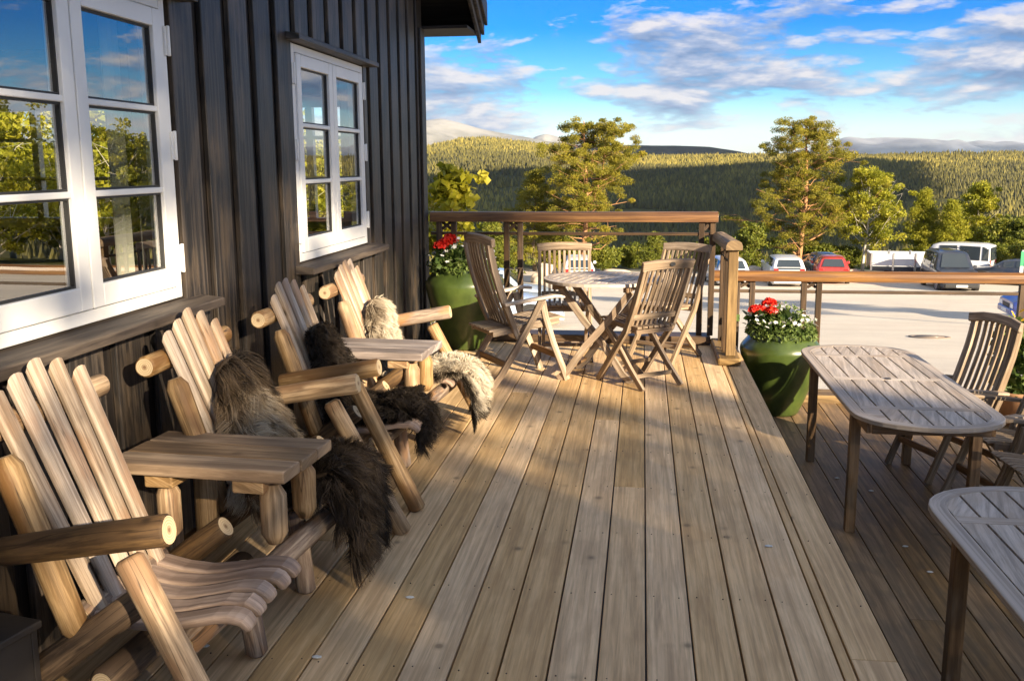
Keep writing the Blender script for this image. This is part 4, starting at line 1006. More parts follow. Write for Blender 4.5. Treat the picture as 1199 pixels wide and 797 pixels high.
def planter(x, y, z, label, seed, reds, yellow=False):
    g = np.random.default_rng(seed)
    p = thing('potted_plant', label, 'flower pot', (x, y, z), g.random() * 6, None if yellow else 'green glazed flower pots')
    if not yellow:
        mb = MB(); mb.lathe([(.001, .004), (.155, .004), (.168, .02), (.222, .15), (.277, .31), (.315, .46), (.330, .545), (.326, .575), (.305, .605), (.262, .655), (.246, .675), (.242, .690), (.232, .696), (.218, .688), (.215, .67), (.225, .62), (.001, .62)], n=56); mb.build('pot', 'pot', p)
        mb = MB(); mb.lathe([(.001, .621), (.215, .625), (.205, .645), (.001, .655)], n=24); mb.build('soil', 'soil', p)
        top = .65; n = 1500; R_ = .29
        th = g.random(n) * 2 * PI; rr = R_ * np.sqrt(g.random(n)); hh = .03 + (.20 + .07 * np.sin(th * 2 + 1)) * (1 - (rr / R_) ** 2 * .7) * g.random(n) ** .6
        cen = np.stack([rr * np.cos(th), rr * np.sin(th), top + hh - .04 * (rr / R_) ** 3], -1)
        v, f = leaf_quads(cen, .042, g, np.array([0, 0, .8])); mesh_np('foliage', v, f, 'leaf_grey', p, g.random(n))
        n = 240; a0 = reds[0]; cen = np.stack([.12 * np.cos(a0) + g.normal(0, .075, n), .12 * np.sin(a0) + g.normal(0, .075, n), top + .03 + .19 * g.random(n)], -1)
        v, f = leaf_quads(cen, .075, g, np.array([0, 0, 1.]), asp=.9); mesh_np('dark_foliage', v, f, 'leaf_dark', p, g.random(n))
        # geranium heads: balls of small petals
        for k in range(reds[1]):
            cx = .17 * math.cos(a0) + g.normal(0, .06); cy = .17 * math.sin(a0) + g.normal(0, .06); cz = top + .22 + g.random() * .07
            m_ = 110; u = g.normal(0, 1, (m_, 3)); u /= np.linalg.norm(u, axis=1)[:, None]; u[:, 2] = np.abs(u[:, 2]) - .25
            v, f = leaf_quads(np.array([cx, cy, cz]) + u * np.array([.052, .052, .040]), .036, g, None, asp=.9)
            mesh_np('red_flower', v, f, 'petal_red', p, g.random(m_))
        stems = MB()
        for k in range(26):
            a = g.random() * 6.28; r0 = .12 * g.random(); r1_ = r0 + .12 * g.random(); stems.tube([(r0 * math.cos(a), r0 * math.sin(a), top - .02), (r1_ * math.cos(a), r1_ * math.sin(a), top + .10), (r1_ * 1.1 * math.cos(a), r1_ * 1.1 * math.sin(a), top + .2)], .003, n=4)
        stems.build('stems', 'leaf_dark', p)
        wf = flower_mesh(.021, 5, 1).build('white_flower', 'petal_white', p); first = True
        for k in range(60):
            a = g.random() * 6.28; r_ = .29 * math.sqrt(g.random()); hz = top + .05 + .2 * (1 - (r_ / .3) ** 2 * .8) + .04 * g.random()
            o = wf if first else wf.copy()
            if not first: COL.objects.link(o); o.parent = p
            first = False
            o.location = (r_ * math.cos(a), r_ * math.sin(a), hz); o.rotation_euler = (g.normal(0, .5), g.normal(0, .5), g.random() * 6)
    else:
        mb = MB(); mb.lathe([(.001, .003), (.10, .003), (.14, .24), (.15, .25), (.15, .28), (.132, .28), (.125, .24), (.001, .24)], n=32); mb.build('pot', 'terracotta', p)
        mb = MB(); mb.lathe([(.001, .241), (.122, .243), (.001, .252)], n=16); mb.build('soil', 'soil', p)
        n = 900; th = g.random(n) * 6.28; hh = g.random(n); rr = (.14 + .10 * np.sin(hh * 3)) * np.sqrt(g.random(n))
        cen = np.stack([rr * np.cos(th), rr * np.sin(th), .26 + .58 * hh], -1); v, f = leaf_quads(cen, .085, g, np.array([0, 0, .5]), asp=.7); mesh_np('foliage', v, f, 'leaf_grey', p, g.random(n))
        yf = flower_mesh(.035, 6, 2).build('yellow_flower', 'petal_yellow', p); wf = flower_mesh(.022, 5, 2).build('white_flower', 'petal_white', p)
        for src, cnt, h0 in ((yf, 14, .68), (wf, 24, .35)):
            for k in range(cnt):
                a = g.random() * 6.28; r_ = .10 + .13 * g.random(); o = src if k == 0 else src.copy()
                if k: COL.objects.link(o); o.parent = p
                o.location = (r_ * math.cos(a), r_ * math.sin(a), h0 + .22 * g.random()); o.rotation_euler = (g.normal(0, .7) + 1.1, g.normal(0, .4), g.random() * 6)
    return p
pl = planter(-1.48, 8.06, 0, 'green glazed pot with red and white flowers on the upper terrace by the house corner', 4, (2.9, 4)); pl.rotation_euler = (0, 0, R(38))
pl = planter(1.16, 8.18, -.53, 'green glazed pot with red and white flowers on the lower terrace beside the oval table', 6, (2.7, 5)); pl.rotation_euler = (0, 0, R(10))
planter(2.98, 8.0, -.53, 'clay pot of yellow flowers behind the high-backed armchair', 9, None, True)
# ------------------------------------------------------------------ trees
def foliage_mesh(name, centres, per, spread, size, mat, parent, g, flat=.6, asp=.5, up=.4):
    n = len(centres) * per
    c = np.repeat(centres, per, 0); u = g.normal(0, 1, (n, 3)); u /= np.linalg.norm(u, axis=1)[:, None]
    sp = np.repeat(spread, per)[:, None] if not np.isscalar(spread) else spread
    c = c + u * sp * (g.random(n) ** .45)[:, None] * np.array([1, 1, flat])
    v, f = leaf_quads(c, size, g, np.array([0, 0, up]), asp=asp)
    tone = np.repeat(g.random(len(centres)), per)
    return mesh_np(name, v, f, mat, parent, np.clip(.55 * tone + .45 * g.random(n), 0, 1))
def tree(name, label, base, h, prof, seed, mat, bark, n_br=46, tr=.16, lean=0., rise=.35, per=55, leaf=.17, tuft=.42, group=None, bare=0, asp=.35, start=None, subs=3, flat=.6, fork=False, cat='tree'):
    """prof: (height fraction, crown radius) pairs; branches carry tufts of leaves"""
    g = np.random.default_rng(seed)
    t_ = thing(name, label, cat, tuple(float(q) for q in base), 0, group)
    mb = MB(); hs = np.linspace(0, 1, 9); ax = [(lean * h * f + .012 * h * math.sin(f * 6 + seed), .012 * h * math.sin(f * 5 + 2 * seed), h * f * .97) for f in hs]
    mb.tube(ax, [tr * (1.25 if k == 0 else 1) * (1 - .88 * f ** 1.1) for k, f in enumerate(hs)], n=8, r=.5)
    axx = np.array(ax)
    def axis(f): return np.array([np.interp(f, hs, axx[:, k]) for k in range(3)])
    pf = np.array(prof); cents = []; spr = []
    f0 = pf[0, 0] if start is None else start
    cols = [(1.0, None)]
    if fork:
        pts = [axis(.42), axis(.42) + np.array([.05 * h, 0, .08 * h]), axis(.42) + np.array([.10 * h, .02 * h, .25 * h]), axis(.42) + np.array([.12 * h, 0, .48 * h])]
        mb.tube(pts, [tr * .55, tr * .48, tr * .32, tr * .08], n=6, r=.5); fk = np.array(pts)
    for k in range(n_br):
        f = f0 + (1.0 - f0) * ((k + g.random()) / n_br) ** .92
        rad = np.interp(f, pf[:, 0], pf[:, 1]) * (.70 + .45 * g.random())
        az = k * 2.39996 + g.normal(0, .35); a = axis(f * .97)
        if fork and f > .55 and k % 2: 
            q = min(1, (f - .42) / .48); a = np.array([np.interp(q, [0, .17, .52, 1], fk[:, i]) for i in range(3)])
        d = np.array([math.cos(az), math.sin(az), 0.]); up = rise * (1.2 - .2 * f) + g.normal(0, .12)
        p1 = a + d * rad * .45 + np.array([0, 0, rad * up * .35]) + g.normal(0, .05 * rad, 3); p2 = a + d * rad + np.array([0, 0, rad * up]) + g.normal(0, .06 * rad, 3)
        br = tr * .30 * (1 - f * .75) * (.6 + .6 * g.random())
        mb.tube([a, (a + p1) / 2 + g.normal(0, .04 * rad, 3), p1, p2], [br, br * .8, br * .55, br * .15], n=5, r=.5)
        if k < bare: continue
        m_ = max(2, int(round(subs * (.6 + rad / max(pf[:, 1].max(), .1)))))
        for j in range(m_):
            q = .35 + .65 * (j + g.random()) / m_
            b = (p1 + (p2 - p1) * (q - .45) / .55) if q > .45 else (a + (p1 - a) * q / .45)
            off = g.normal(0, 1, 3) * rad * .20 * np.array([1, 1, .6])
            cc = b + off + np.array([0, 0, .05]); cents.append(cc); spr.append(tuft * (.6 + .7 * g.random()))
            if j % 2 == 0: mb.tube([b, (b + cc) / 2, cc], [br * .35, br * .25, br * .1], n=4, r=.5)
    mb.build('trunk', bark, t_)
    foliage_mesh('crown', np.array(cents), per, np.array(spr), leaf, mat, t_, g, flat, asp)
    return t_
def gp(px, y): x = hx(px, 290) * y; return (x, y, float(ground_z(x, y)) - .05)
GT = 'trees along the far edge of the car park'
PINE = [(.22, 1.9), (.32, 2.5), (.5, 2.9), (.66, 2.7), (.82, 2.1), (.93, 1.5), (1, .75)]
tree('pine_tree', 'tall pine with a broad round crown and forked bare trunk behind the round table', gp(684, 58), 9.3, PINE, 5, 'pine', 'bark_pine', 78, .19, .004, .30, 225, .12, .38, GT, bare=9, subs=4, asp=.3, fork=True, start=.14)
tree('pine_tree', 'tall pine leaning over the white car, with stepped boughs and a pointed top', gp(938, 60), 9.3, [(.10, 3.0), (.22, 4.0), (.38, 3.5), (.50, 2.2), (.60, 2.5), (.78, 2.5), (.9, 1.8), (1, .9)], 17, 'pine', 'bark_pine', 80, .20, .004, .28, 225, .12, .38, GT, bare=5, subs=4, asp=.3)
tree('birch_tree', 'slender birch with a white trunk right of the tall pine', gp(1013, 60), 6.0, [(.22, 1.5), (.45, 2.1), (.7, 1.8), (.88, 1.2), (1, .5)], 23, 'birch', 'bark_birch', 46, .10, .006, .75, 130, .12, .38, GT, asp=.6)
tree('spruce_tree', 'bright conical young tree behind the white trailer', gp(1080, 61), 5.1, [(.05, 1.6), (.3, 1.25), (.6, .8), (.85, .4), (1, .1)], 31, 'birch', 'bark_grey', 56, .09, 0, .25, 130, .12, .33, GT, flat=.7)
tree('spruce_tree', 'bright narrow young tree behind the dark off-road car', gp(1112, 60), 4.5, [(.05, 1.4), (.3, 1.15), (.6, .75), (.85, .4), (1, .1)], 37, 'birch', 'bark_grey', 52, .09, 0, .35, 130, .12, .33, GT, flat=.7)
tree('birch_tree', 'leafy birch behind the white van', gp(1141, 66), 5.4, [(.12, 1.1), (.4, 1.3), (.7, 1.1), (.9, .65), (1, .25)], 41, 'birch', 'bark_birch', 46, .09, .003, .7, 130, .12, .36, GT, asp=.6)
tree('birch_tree', 'low spreading birch at the right edge behind the dark covered car', gp(1194, 62), 3.0, [(.1, 2.0), (.5, 1.9), (.8, 1.5), (1, .5)], 43, 'bush', 'bark_grey', 46, .10, 0, .5, 95, .16, .46, GT, asp=.6)
tree('spruce_tree', 'conical yellow-green tree left of the broad pine', gp(626, 60), 6.4, [(.05, 2.8), (.3, 2.4), (.55, 1.6), (.8, .85), (1, .2)], 47, 'spruce', 'bark_grey', 62, .12, 0, .15, 140, .13, .40, GT, flat=.6)
tree('spruce_tree', 'small grey-green tree between the bright sapling and the conical tree', gp(574, 52), 3.5, [(.05, 1.6), (.4, 1.4), (.75, .8), (1, .2)], 53, 'bush', 'bark_grey', 40, .10, 0, .25, 85, .17, .4, GT)
tree('spruce_tree', 'conical small tree right of the broad pine', gp(766, 60), 2.5, [(.05, 1.1), (.4, .85), (.75, .45), (1, .1)], 59, 'bush', 'bark_grey', 34, .06, 0, .3, 45, .14, .28, GT)
tree('birch_tree', 'bright yellow-green sapling with big leaves beyond the railing at the house corner', gp(523, 13), 3.15, [(.1, .40), (.35, .50), (.6, .50), (.8, .42), (.9, .20), (1, .10)], 61, 'maple', 'bark_grey', 34, .035, .03, 1.0, 16, .12, .14, None, asp=.85, flat=.8)
def bush(px, y, h, r_, seed, label, mat='bush', n=30):
    return tree('bush', label, gp(px, y), h, [(.05, r_), (.4, r_ * .95), (.75, r_ * .7), (1, r_ * .25)], seed, mat, 'bark_grey', n, .05, 0,   .6, 75, .16, .38, 'bushes along the edge of the car park', asp=.55, start=.03, cat='bush')
for i, (px, y, h, r_, lab) in enumerate([
    (706, 60, 1.3, .9, 'low bush at the foot of the broad pine'), (738, 63, 1.1, .9, 'bush left of the pale flat rock'),
    (828, 60, 1.9, .9, 'taller bush left of the silver car'), (879, 58, 2.9, 1.4, 'dense dark green bush left of the white car'), (962, 61, 1.5, 1.1, 'bush between the white and the red car'),
    (990, 61, 1.3, 1.0, 'bush behind the red car'), (1160, 59, 1.7, 1.2, 'dark bush right of the white van'),
    (650, 63, 1.8, 1.4, 'bush right of the conical yellow-green tree'), (592, 62, 1.8, 1.2, 'bush left of the conical yellow-green tree'), (540, 56, 1.9, 1.5, 'wide bush behind the bright sapling'), (1225, 56, 2.2, 1.6, 'wide dark bush at the right edge')]):
    bush(px, y, h, r_, 100 + i, lab)

# trees to the right and behind the camera: seen in the window panes, and shading the terrace
GW = 'trees standing right of the car park'
ref = tree('birch_tree', 'leafy tree seen only as a reflection in the house windows', (31, 60, float(ground_z(31, 60))), 9, [(.06, 3.0), (.4, 3.6), (.7, 2.9), (1, .8)], 71, 'birch', 'bark_birch', 56, .16, 0, .6, 60, .26, .60, GW, asp=.6)
for i, (x, y, s) in enumerate([(38, 66, .9), (37, 57, 1.1), (43, 62, 1.0), (50, 55, 1.15), (57, 60, 1.0), (64, 52, 1.2), (34, 70, 1.1), (46, 72, 1.2), (60, 70, 1.3), (72, 60, 1.2)]):
    o = dup(ref); o.location = (x, y, float(ground_z(x, y))); o.rotation_euler = (0, 0, i * 1.9); o.scale = (s, s, s * (1 + .1 * math.sin(i * 3)))
GL = 'trees beyond the valley side of the house'
lf = tree('birch_tree', 'leafy tree behind the house, seen through the windows', (-14, 27, float(ground_z(-14, 27)) - .1), 7.5, [(.06, 2.4), (.4, 3.0), (.7, 2.4), (1, .7)], 73, 'birch', 'bark_birch', 50, .14, 0, .6, 60, .22, .52, GL, asp=.6)
for i, (x, y, s) in enumerate([(-18, 25, 1.0), (-21.5, 29, 1.05), (-17, 31, 1.0), (-25, 27, 1.1), (-12.5, 33, .9), (-10.5, 29, .75), (-29, 33, 1.2)]):
    o = dup(lf); o.location = (x, y, float(ground_z(x, y)) - .1); o.rotation_euler = (0, 0, i * 2.3); o.scale = (s, s, s)
GB = 'pines shading the terrace'
def sunside(a, dist, h):
    """a place 'dist' metres up the sun's line from the terrace, 'a' metres along the row"""
    return (-.5 + .707 * dist + .707 * a, 4 - .707 * dist + .707 * a, -.8)
sp_ = tree('pine_tree', 'tall pine right of the terrace that casts dappled shade', sunside(-.5, 27, 0), 19, [(.635, 2.2), (.72, 3.5), (.86, 3.2), (1, 1.2)], 79, 'pine', 'bark_pine', 60, .26, 0, .3, 90, .22, .62, GB, subs=4)
for i, (a, dd, s) in enumerate([(-5.5, 28, 1.02), (2.3, 26.5, 1.02), (-2.8, 31, 1.12), (1.8, 31, 1.15), (-2.4, 27.5, 1.02)]):
    o = dup(sp_); o.location = sunside(a, dd, 0); o.rotation_euler = (0, 0, i * 1.7); o.scale = (s, s, s)
sp_.scale = (1.06,) * 3
for i, (x, y, s) in enumerate([(20, 21, .46), (24, 22.5, .44)]):
    o = dup(sp_); o.location = (x, y, float(ground_z(x, y)) - .1); o.rotation_euler = (0, 0, i * 1.7 + 1); o.scale = (s * 1.2, s * 1.2, s)
hb_ = tree('birch_tree', 'dense low birch right of the terrace', sunside(-.3, 26, 0), 9.2, [(.05, 2.0), (.4, 2.6), (.8, 2.3), (1, 1.4)], 83, 'bush', 'bark_birch', 80, .09, 0, .45, 58, .20, .62, 'birches shading the terrace', asp=.55, start=.05, subs=4)
for i, (a, dd, s) in enumerate([(-3.6, 26.5, .98), (3.2, 25.6, .94), (-6.8, 26, 1.0), (-2.0, 28, 1.0), (4.3, 28, .80)]):
    o = dup(hb_); o.location = sunside(a, dd, 0); o.rotation_euler = (0, 0, i * 2.1); o.scale = (s, s, s)
tw = tree('birch_tree', 'thin sparse birch between the pines right of the terrace', sunside(-1.6, 25, 0), 12.5, [(.45, 2.0), (.7, 2.2), (.9, 1.5), (1, .5)], 97, 'birch', 'bark_birch', 40, .07, .01, .6, 9, .26, .5, 'thin birches right of the terrace', asp=.6, start=.4)
for i, (a, dd) in enumerate([(-4.2, 25.5)]):
    o = dup(tw); o.location = sunside(a, dd, 0); o.rotation_euler = (0, 0, i * 2.1 + 1)
lb = tree('bush', 'dense bush right of the car park that throws a long shadow over the gravel', (24, 20, float(ground_z(24, 20)) - .1), 3.2, [(.05, 1.8), (.4, 2.0), (.75, 1.5), (1, .6)], 89, 'bush', 'bark_grey', 40, .06, 0, .6, 60, .18, .45, 'bushes right of the car park', asp=.55, start=.05, cat='bush')
for i, (x, y) in enumerate([(20.5, 17.5), (28, 23), (33, 24)]):
    o = dup(lb); o.location = (x, y, float(ground_z(x, y)) - .1); o.rotation_euler = (0, 0, i * 2.1)

# ------------------------------------------------------------------ boulders
def boulder(px, y, rx, ry, rz_, seed, label):
    g = np.random.default_rng(seed); x, yy, z = gp(px, y)
    import bmesh
    bm = bmesh.new(); bmesh.ops.create_icosphere(bm, subdivisions=4, radius=1)
    ph = g.random((6, 3)) * 6
    for v in bm.verts:
        c = v.co.copy(); q = 1 + .16 * math.sin(c.x * 2.3 + ph[0, 0]) * math.sin(c.y * 2.1 + ph[0, 1]) + .08 * math.sin(c.x * 5 + ph[1, 0] + c.z * 4) + .05 * math.sin(c.y * 9 + c.z * 7 + ph[1, 1])
        for k in range(4):    # broken faces
            nn = Vector((math.cos(ph[2 + k % 4, 0]), math.sin(ph[2 + k % 4, 0]), math.sin(ph[2 + k % 4, 1]) * .7)).normalized(); d = c.dot(nn)
            if d > .72: c -= nn * (d - .72) * .85
        v.co = Vector((c.x * rx * q, c.y * ry * q, max(c.z, -.4) * rz_ * q))
    me = bpy.data.meshes.new('boulder'); bm.to_mesh(me); bm.free(); me.materials.append(MT['rock'])
    for p in me.polygons: p.use_smooth = True
    o = bpy.data.objects.new('boulder', me); COL.objects.link(o); o.location = (x, yy, z + .3 * rz_)
    return tag(o, label, 'boulder', 'pale boulders edging the car park')
boulder(638, 52, .80, .6, .85, 1, 'large pale rounded boulder left of the folding chair behind the table')
boulder(722, 56, 1.05, .7, .40, 2, 'low flat pale rock right of the broad pine')
boulder(783, 54, .62, .5, .80, 3, 'upright pale boulder right of the low flat rock')
boulder(889, 55, .85, .6, .65, 4, 'pale boulder left of the white car')
boulder(959, 57, .9, .6, .38, 5, 'low pale rock between the white and red cars')
boulder(1001, 56, .75, .5, .50, 6, 'pale slanted rock right of the red car')

# ------------------------------------------------------------------ cars (local +x forward, origin on the ground at the middle)
def car(label, x, y, deg, L, W, H, st, paint_, group='cars parked on the gravel', rear_lamps=True, wheel_r=.33, plate=True, rack=False, cat='car', name='parked_car'):
    """st: stations (x fraction 0 rear .. 1 front, belt height, roof height, roof half width) ; roof == belt where there is no cabin"""
    c = thing(name, label, cat, (x, y, float(ground_z(x, y))), R(deg), group)
    zb = .20; mb = MB(); rings = []; info = []
    for fx, zbelt, zroof, rw in st:
        X = (fx - .5) * L; e = min(fx, 1 - fx); nar = 1 - .12 * max(0, 1 - e / .10) ** 1.5
        w_ = W / 2 * nar; zbb = zb + .10 * max(0, 1 - e / .06)
        half = [(w_ * .86, zbb), (w_ * .97, zbb + .14), (w_, (zbb + zbelt) / 2 + .05), (w_ * .985, zbelt - .07), (w_ * .94, zbelt)]
        if zroof > zbelt + .03: half += [(rw * W / 2 + .03, zroof - .06), (rw * W / 2 * .86, zroof - .005), (rw * W / 2 * .4, zroof + .012)]
        else: half += [(w_ * .90, zbelt + .008), (w_ * .7, zbelt + .02), (w_ * .35, zbelt + .03)]
        ring = [(X, -a, b) for a, b in half] + [(X, a, b) for a, b in half[::-1]]
        rings.append(ring); info.append((X, half))
    mb.loft(rings, sm=True); body = mb.build('body', paint_, c)
    md = body.modifiers.new('b', 'BEVEL'); md.width = .02; md.segments = 2; md.limit_method = 'ANGLE'; md.angle_limit = R(35)
    def lerp(a, b, f): return Vector(a) * (1 - f) + Vector(b) * f
    def panel(nm, q, ins, mat, off, out):
        a, b, cc, d = (Vector(p) for p in q); ctr = (a + b + cc + d) / 4
        nn = (b - a).cross(d - a).normalized()
        if nn.dot(Vector(out)) < 0: nn = -nn
        qq = [p + (ctr - p) * ins + nn * off for p in (a, b, cc, d)]; m_ = MB(); m_.loft([qq, [p + nn * .006 for p in qq]]); return m_.build(nm, mat, c)
    # windows from the cabin stations
    cab = [k for k, s_ in enumerate(st) if s_[2] > s_[1] + .03]
    for i in range(len(st) - 1):
        a, b = info[i], info[i + 1]; ra, rb = i in cab, (i + 1) in cab
        if ra and rb and st[i + 1][0] - st[i][0] > .08:
            for s in (-1, 1):
                q = [(a[0], s * a[1][4][0], a[1][4][1]), (b[0], s * b[1][4][0], b[1][4][1]), (b[0], s * b[1][5][0], b[1][5][1]), (a[0], s * a[1][5][0], a[1][5][1])]
                panel('side_window', q, .13, 'carglass', .012, (0, s, .2))
        elif ra != rb or (ra and rb):
            lo, hi = (b, a) if (ra and not rb) else (a, b)
            if ra and rb: lo, hi = (a, b) if st[i][2] < st[i + 1][2] else (b, a)
            out = (1 if lo[0] > hi[0] else -1, 0, .5); zl = lo[1][4][1] + .03
            q = [(lo[0], -lo[1][4][0] * .86, zl), (lo[0], lo[1][4][0] * .86, zl), (hi[0], hi[1][6][0], hi[1][6][1] - .03), (hi[0], -hi[1][6][0], hi[1][6][1] - .03)]
            panel('windscreen' if out[0] > 0 else 'rear_window', q, .10, 'carglass', .045, out)
    fr, re = L / 2, -L / 2; zb_f, zb_r = st[-1][1], st[0][1]
    for s in (-1, 1):
        m_ = MB(); m_.box((fr - .16, s * W * .33 - .13, zb_f - .20), (fr + .006, s * W * .33 + .13, zb_f - .05)); m_.build('headlight', 'lamp_clear', c, .02)
        m_ = MB(); m_.box((re - .02, s * W * .36 - .13, zb_r - .14), (re + .18, s * W * .36 + .11, zb_r + .10)); m_.build('tail_light', 'lamp_red', c, .02)
        m_ = MB(); mx = st[cab[-1]][0] if cab else .6; m_.box(((mx - .5) * L + .10, s * (W / 2 + .09) - .09, st[cab[-1]][1] + .0), ((mx - .5) * L + .22, s * (W / 2 + .09) + .07, st[cab[-1]][1] + .15)); m_.build('mirror', paint_, c, .03)
        for fx in (.19, .81):
            X = (fx - .5) * L; yw = s * (W / 2 - .10)
            arch = MB(); arch.log((X, yw - s * .06, wheel_r + .02), (X, s * (W / 2 + .004), wheel_r + .02), wheel_r + .07, n=24, m=0, capm=0, bev=.004, wob=0, seg=2); arch.build('wheel_arch', 'black', c)
            m_ = MB(); m_.log((X, yw - s * .08, wheel_r), (X, s * (W / 2 + .02), wheel_r), wheel_r, n=28, m=0, capm=0, bev=.03, bevlen=.03, wob=0, seg=2); wh = m_.build('wheel', 'tyre', c)
            m_ = MB(); m_.log((X, s * (W / 2 + .0), wheel_r), (X, s * (W / 2 + .024), wheel_r), wheel_r * .30, n=12, m=0, capm=0, bev=.004, wob=0, seg=2)
            for k in range(7):
                an = 2 * PI * k / 7; m_.bar((X + .05 * math.cos(an), s * (W / 2 + .026), wheel_r + .05 * math.sin(an)), (X + wheel_r * .70 * math.cos(an), s * (W / 2 + .026), wheel_r + wheel_r * .70 * math.sin(an)), .012, .055, (0, 1, 0))
            n_ = 24
            for k in range(n_):
                a0, a1 = 2 * PI * k / n_, 2 * PI * (k + 1) / n_; m_.bar((X + wheel_r * .68 * math.cos(a0), s * (W / 2 + .025), wheel_r + wheel_r * .68 * math.sin(a0)), (X + wheel_r * .68 * math.cos(a1), s * (W / 2 + .025), wheel_r + wheel_r * .68 * math.sin(a1)), .014, .03, (0, 1, 0))
            m_.build('rim', 'rim', wh)
    m_ = MB(); m_.box((re - .06, -W * .42, .30), (re + .10, W * .42, .47)); m_.build('bumper', paint_ if paint_ != 'p_dark' else 'black', c, .04)
    m_ = MB(); m_.box((fr - .10, -W * .42, .26), (fr + .06, W * .42, .46)); m_.build('bumper', paint_ if paint_ != 'p_dark' else 'black', c, .04)
    m_ = MB(); m_.box((fr - .05, -W * .20, zb_f - .20), (fr + .008, W * .20, zb_f - .06)); m_.build('grille', 'chrome' if paint_ == 'p_dark' else 'black', c, .01)
    for X in (re - .068, fr + .062):
        m_ = MB(); zz = .66 if X < 0 else .36; xx = X + (.05 if X < 0 else 0); m_.box((xx - .006, -.26, zz - .055), (xx + .006, .26, zz + .055)); m_.build('license_plate', 'plate', c)
    if rack:
        for s in (-1, 1):
            m_ = MB(); m_.tube([(-L * .32, s * W * .36, H + .0), (-L * .30, s * W * .36, H + .06), (L * .08, s * W * .36, H + .06), (L * .10, s * W * .36, H)], .018, n=8); m_.build('roof_rail', 'black', c)
    return c
def hatch(H): return [(0, .80, .80, .8), (.015, .92, .95, .74), (.12, .95, H - .06, .66), (.22, .95, H, .66), (.44, .94, H + .01, .68), (.60, .92, H - .06, .66), (.74, .90, .90, .8), (.92, .80, .80, .8), (1.0, .66, .66, .8)]
def suv(H): return [(0, .95, .95, .8), (.012, 1.05, 1.1, .78), (.07, 1.08, H - .06, .72), (.18, 1.08, H, .72), (.46, 1.07, H + .01, .73), (.60, 1.06, H - .05, .72), (.71, 1.04, 1.04, .8), (.93, .98, .98, .8), (1.0, .84, .84, .8)]
def estate(H): return [(0, .82, .82, .8), (.012, .93, .97, .76), (.08, .95, H - .08, .68), (.20, .95, H, .68), (.46, .94, H + .01, .69), (.59, .93, H - .06, .67), (.72, .90, .90, .8), (.93, .80, .80, .8), (1.0, .66, .66, .8)]
def xy(px, y): return (hx(px, 300) * y, y)
car('white estate car with its rear towards the terrace, below the tall stepped pine', *xy(917, 53), 90, 4.7, 1.80, 1.52, suv(1.56), 'p_white')
car('red hatchback parked with its rear towards the terrace', *xy(973, 55), 84, 4.2, 1.74, 1.46, hatch(1.46), 'p_red')
car('dark small car half hidden behind the red hatchback', *xy(962, 58), 90, 4.0, 1.68, 1.42, hatch(1.42), 'p_dark')
car('dark off-road car driving towards the terrace with a roof rail', *xy(1113, 51.5), -92, 4.7, 1.88, 1.86, suv(1.86), 'p_dark', wheel_r=.38, rack=True)
car('pale car half hidden behind the post of the short return railing', *xy(849, 53), 98, 4.5, 1.78, 1.5, estate(1.5), 'p_white')
car('white car behind the backrest of the folding chair facing the camera', *xy(676, 53), 96, 4.4, 1.76, 1.5, estate(1.48), 'p_white')
car('silver-blue estate car seen from above behind the pot by the house corner', *xy(562, 27), 6, 4.6, 1.78, 1.5, estate(1.5), 'p_silver')
car('pale blue hatchback behind the silver-blue estate car', *xy(578, 34), 4, 4.2, 1.74, 1.5, hatch(1.52), 'p_silver')
car('blue car cut off by the right edge, beyond the lower railing', *xy(1272, 32.5), 176, 4.4, 1.78, 1.46, hatch(1.46), 'p_blue')
car('dark low car under a cover behind the blue car', *xy(1188, 54), 150, 4.4, 1.76, 1.35, estate(1.35), 'p_dark')

# white flatbed trailer with panelled sides
tx, ty = xy(1056, 56)
tr_ = thing('trailer', 'white panelled trailer parked below the bright conical tree', 'trailer', (tx, ty, float(ground_z(tx, ty))), R(-6))
mb = MB(); mb.box((-1.7, -.94, .60), (1.7, .94, .84)); mb.build('bed', 'p_dark', tr_, .02)
for s in (-1, 1):
    for k in range(3):
        mb = MB(); x0 = -1.68 + k * 1.12; mb.box((x0 + .05, s * .95 - .02, .90), (x0 + 1.07, s * .95 + .02, 1.52)); mb.build('side_panel', 'p_white', tr_, .01)
    for k in range(4):
        mb = MB(); x0 = -1.68 + k * 1.12; mb.box((x0 - .055, s * .95 - .045, .62), (x0 + .055, s * .95 + .045, 1.58)); mb.build('post', 'chrome', tr_, .01)
    for xx in (-.45, .42):
        mb = MB(); mb.log((xx, s * .70, .33), (xx, s * .92, .33), .33, n=24, capm=0, bev=.03, wob=0, seg=2); wh = mb.build('wheel', 'tyre', tr_)
        mb = MB(); mb.log((xx, s * .90, .33), (xx, s * .93, .33), .18, n=16, capm=0, bev=.01, wob=0, seg=2); mb.build('rim', 'rim', wh)
for s in (-1, 1): mb = MB(); mb.box((s * 1.70 - .02, -.92, .80), (s * 1.70 + .02, .92, 1.52)); mb.build('end_panel', 'p_white', tr_, .01)
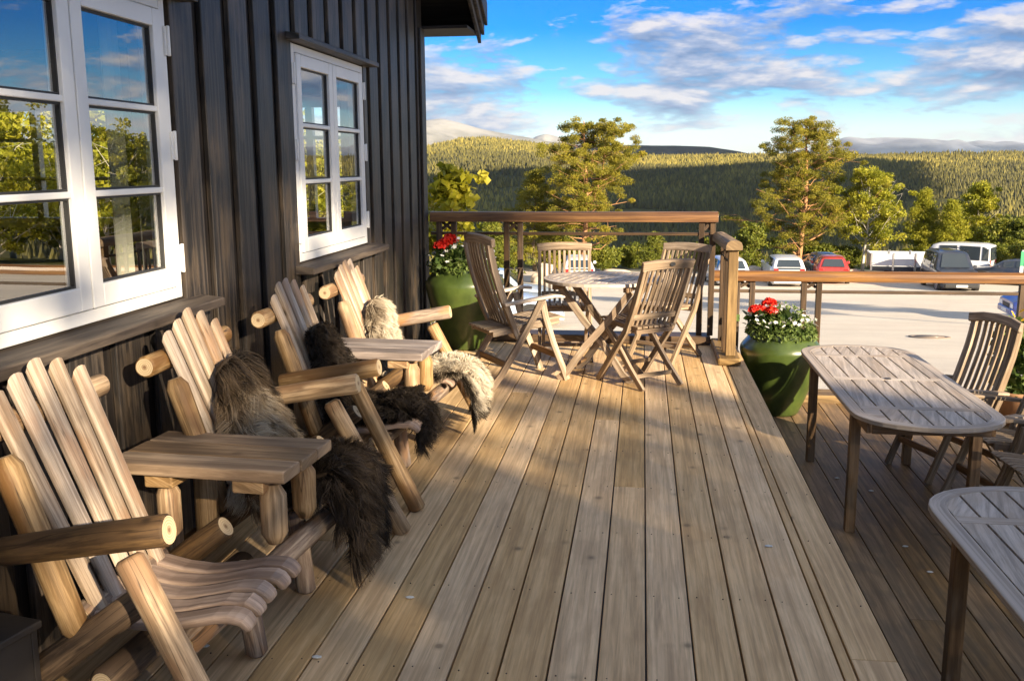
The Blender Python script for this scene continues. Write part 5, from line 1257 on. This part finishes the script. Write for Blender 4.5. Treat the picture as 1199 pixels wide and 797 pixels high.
mb = MB(); mb.bar((1.7, 0, .70), (3.0, 0, .55), .10, .10, (0, 1, 0)); mb.build('drawbar', 'chrome', tr_)
# white van behind the off-road car
van = [(0, 1.10, 1.12, .90), (.01, 1.12, 1.95, .86), (.10, 1.14, 2.05, .86), (.40, 1.14, 2.07, .86), (.66, 1.13, 2.04, .86), (.74, 1.12, 1.96, .84), (.88, 1.05, 1.05, .84), (.97, .92, .92, .8), (1.0, .75, .75, .8)]
car('white van parked behind the dark off-road car', *xy(1117, 57), 150, 4.0, 1.9, 2.0, van, 'p_white', name='van', cat='van')
# sign post at the right edge
sx, sy = xy(1197, 45)
sg = thing('sign_post', 'narrow white and green sign post at the right edge beside the blue car', 'sign', (sx, sy, float(ground_z(sx, sy))))
mb = MB(); mb.log((0, 0, 0), (0, 0, 2.2), .03, n=12, capm=0, bev=.003, wob=0); mb.build('pole', 'metal', sg)
mb = MB(); mb.box((-.07, -.045, .9), (.07, -.033, 1.5)); mb.build('panel', 'plate', sg, .004)
mb = MB(); mb.box((-.07, -.045, 1.505), (.07, -.033, 2.15)); mb.build('panel', 'signgreen', sg, .004)
# manhole cover
mx, my = xy(1095, 25.5)
mh = thing('manhole_cover', 'round iron manhole cover in the gravel', 'manhole cover', (mx, my, float(ground_z(mx, my)) + .012))
sl0 = (float(ground_z(mx, my + .4)) - float(ground_z(mx, my - .4))) / .8
mb = MB(); mb.lathe([(.001, -.03), (.50, -.03), (.50, .012), (.40, .014), (.395, .004), (.36, .004), (.355, .016), (.001, .016)], n=36); o = mb.build('cover', 'iron', mh); mh.rotation_euler = (math.atan(sl0), 0, 0)

# ------------------------------------------------------------------ air
HAZE = 3.2e-5
if HAZE:
    m = bpy.data.materials.new('haze'); t = NT(m)
    pv = t.n('ShaderNodeVolumePrincipled', {'Color': (.80, .88, 1.0, 1), 'Density': HAZE, 'Anisotropy': .2})
    t.t.links.new(pv.outputs[0], t.out.inputs['Volume']); MT['haze'] = m
    mb = MB(); mb.box((-13000, -3000, -420), (13000, 17500, 470)); tag(mb.build('haze', 'haze'), 'pale blue haze over the valley', 'haze', kind='stuff')
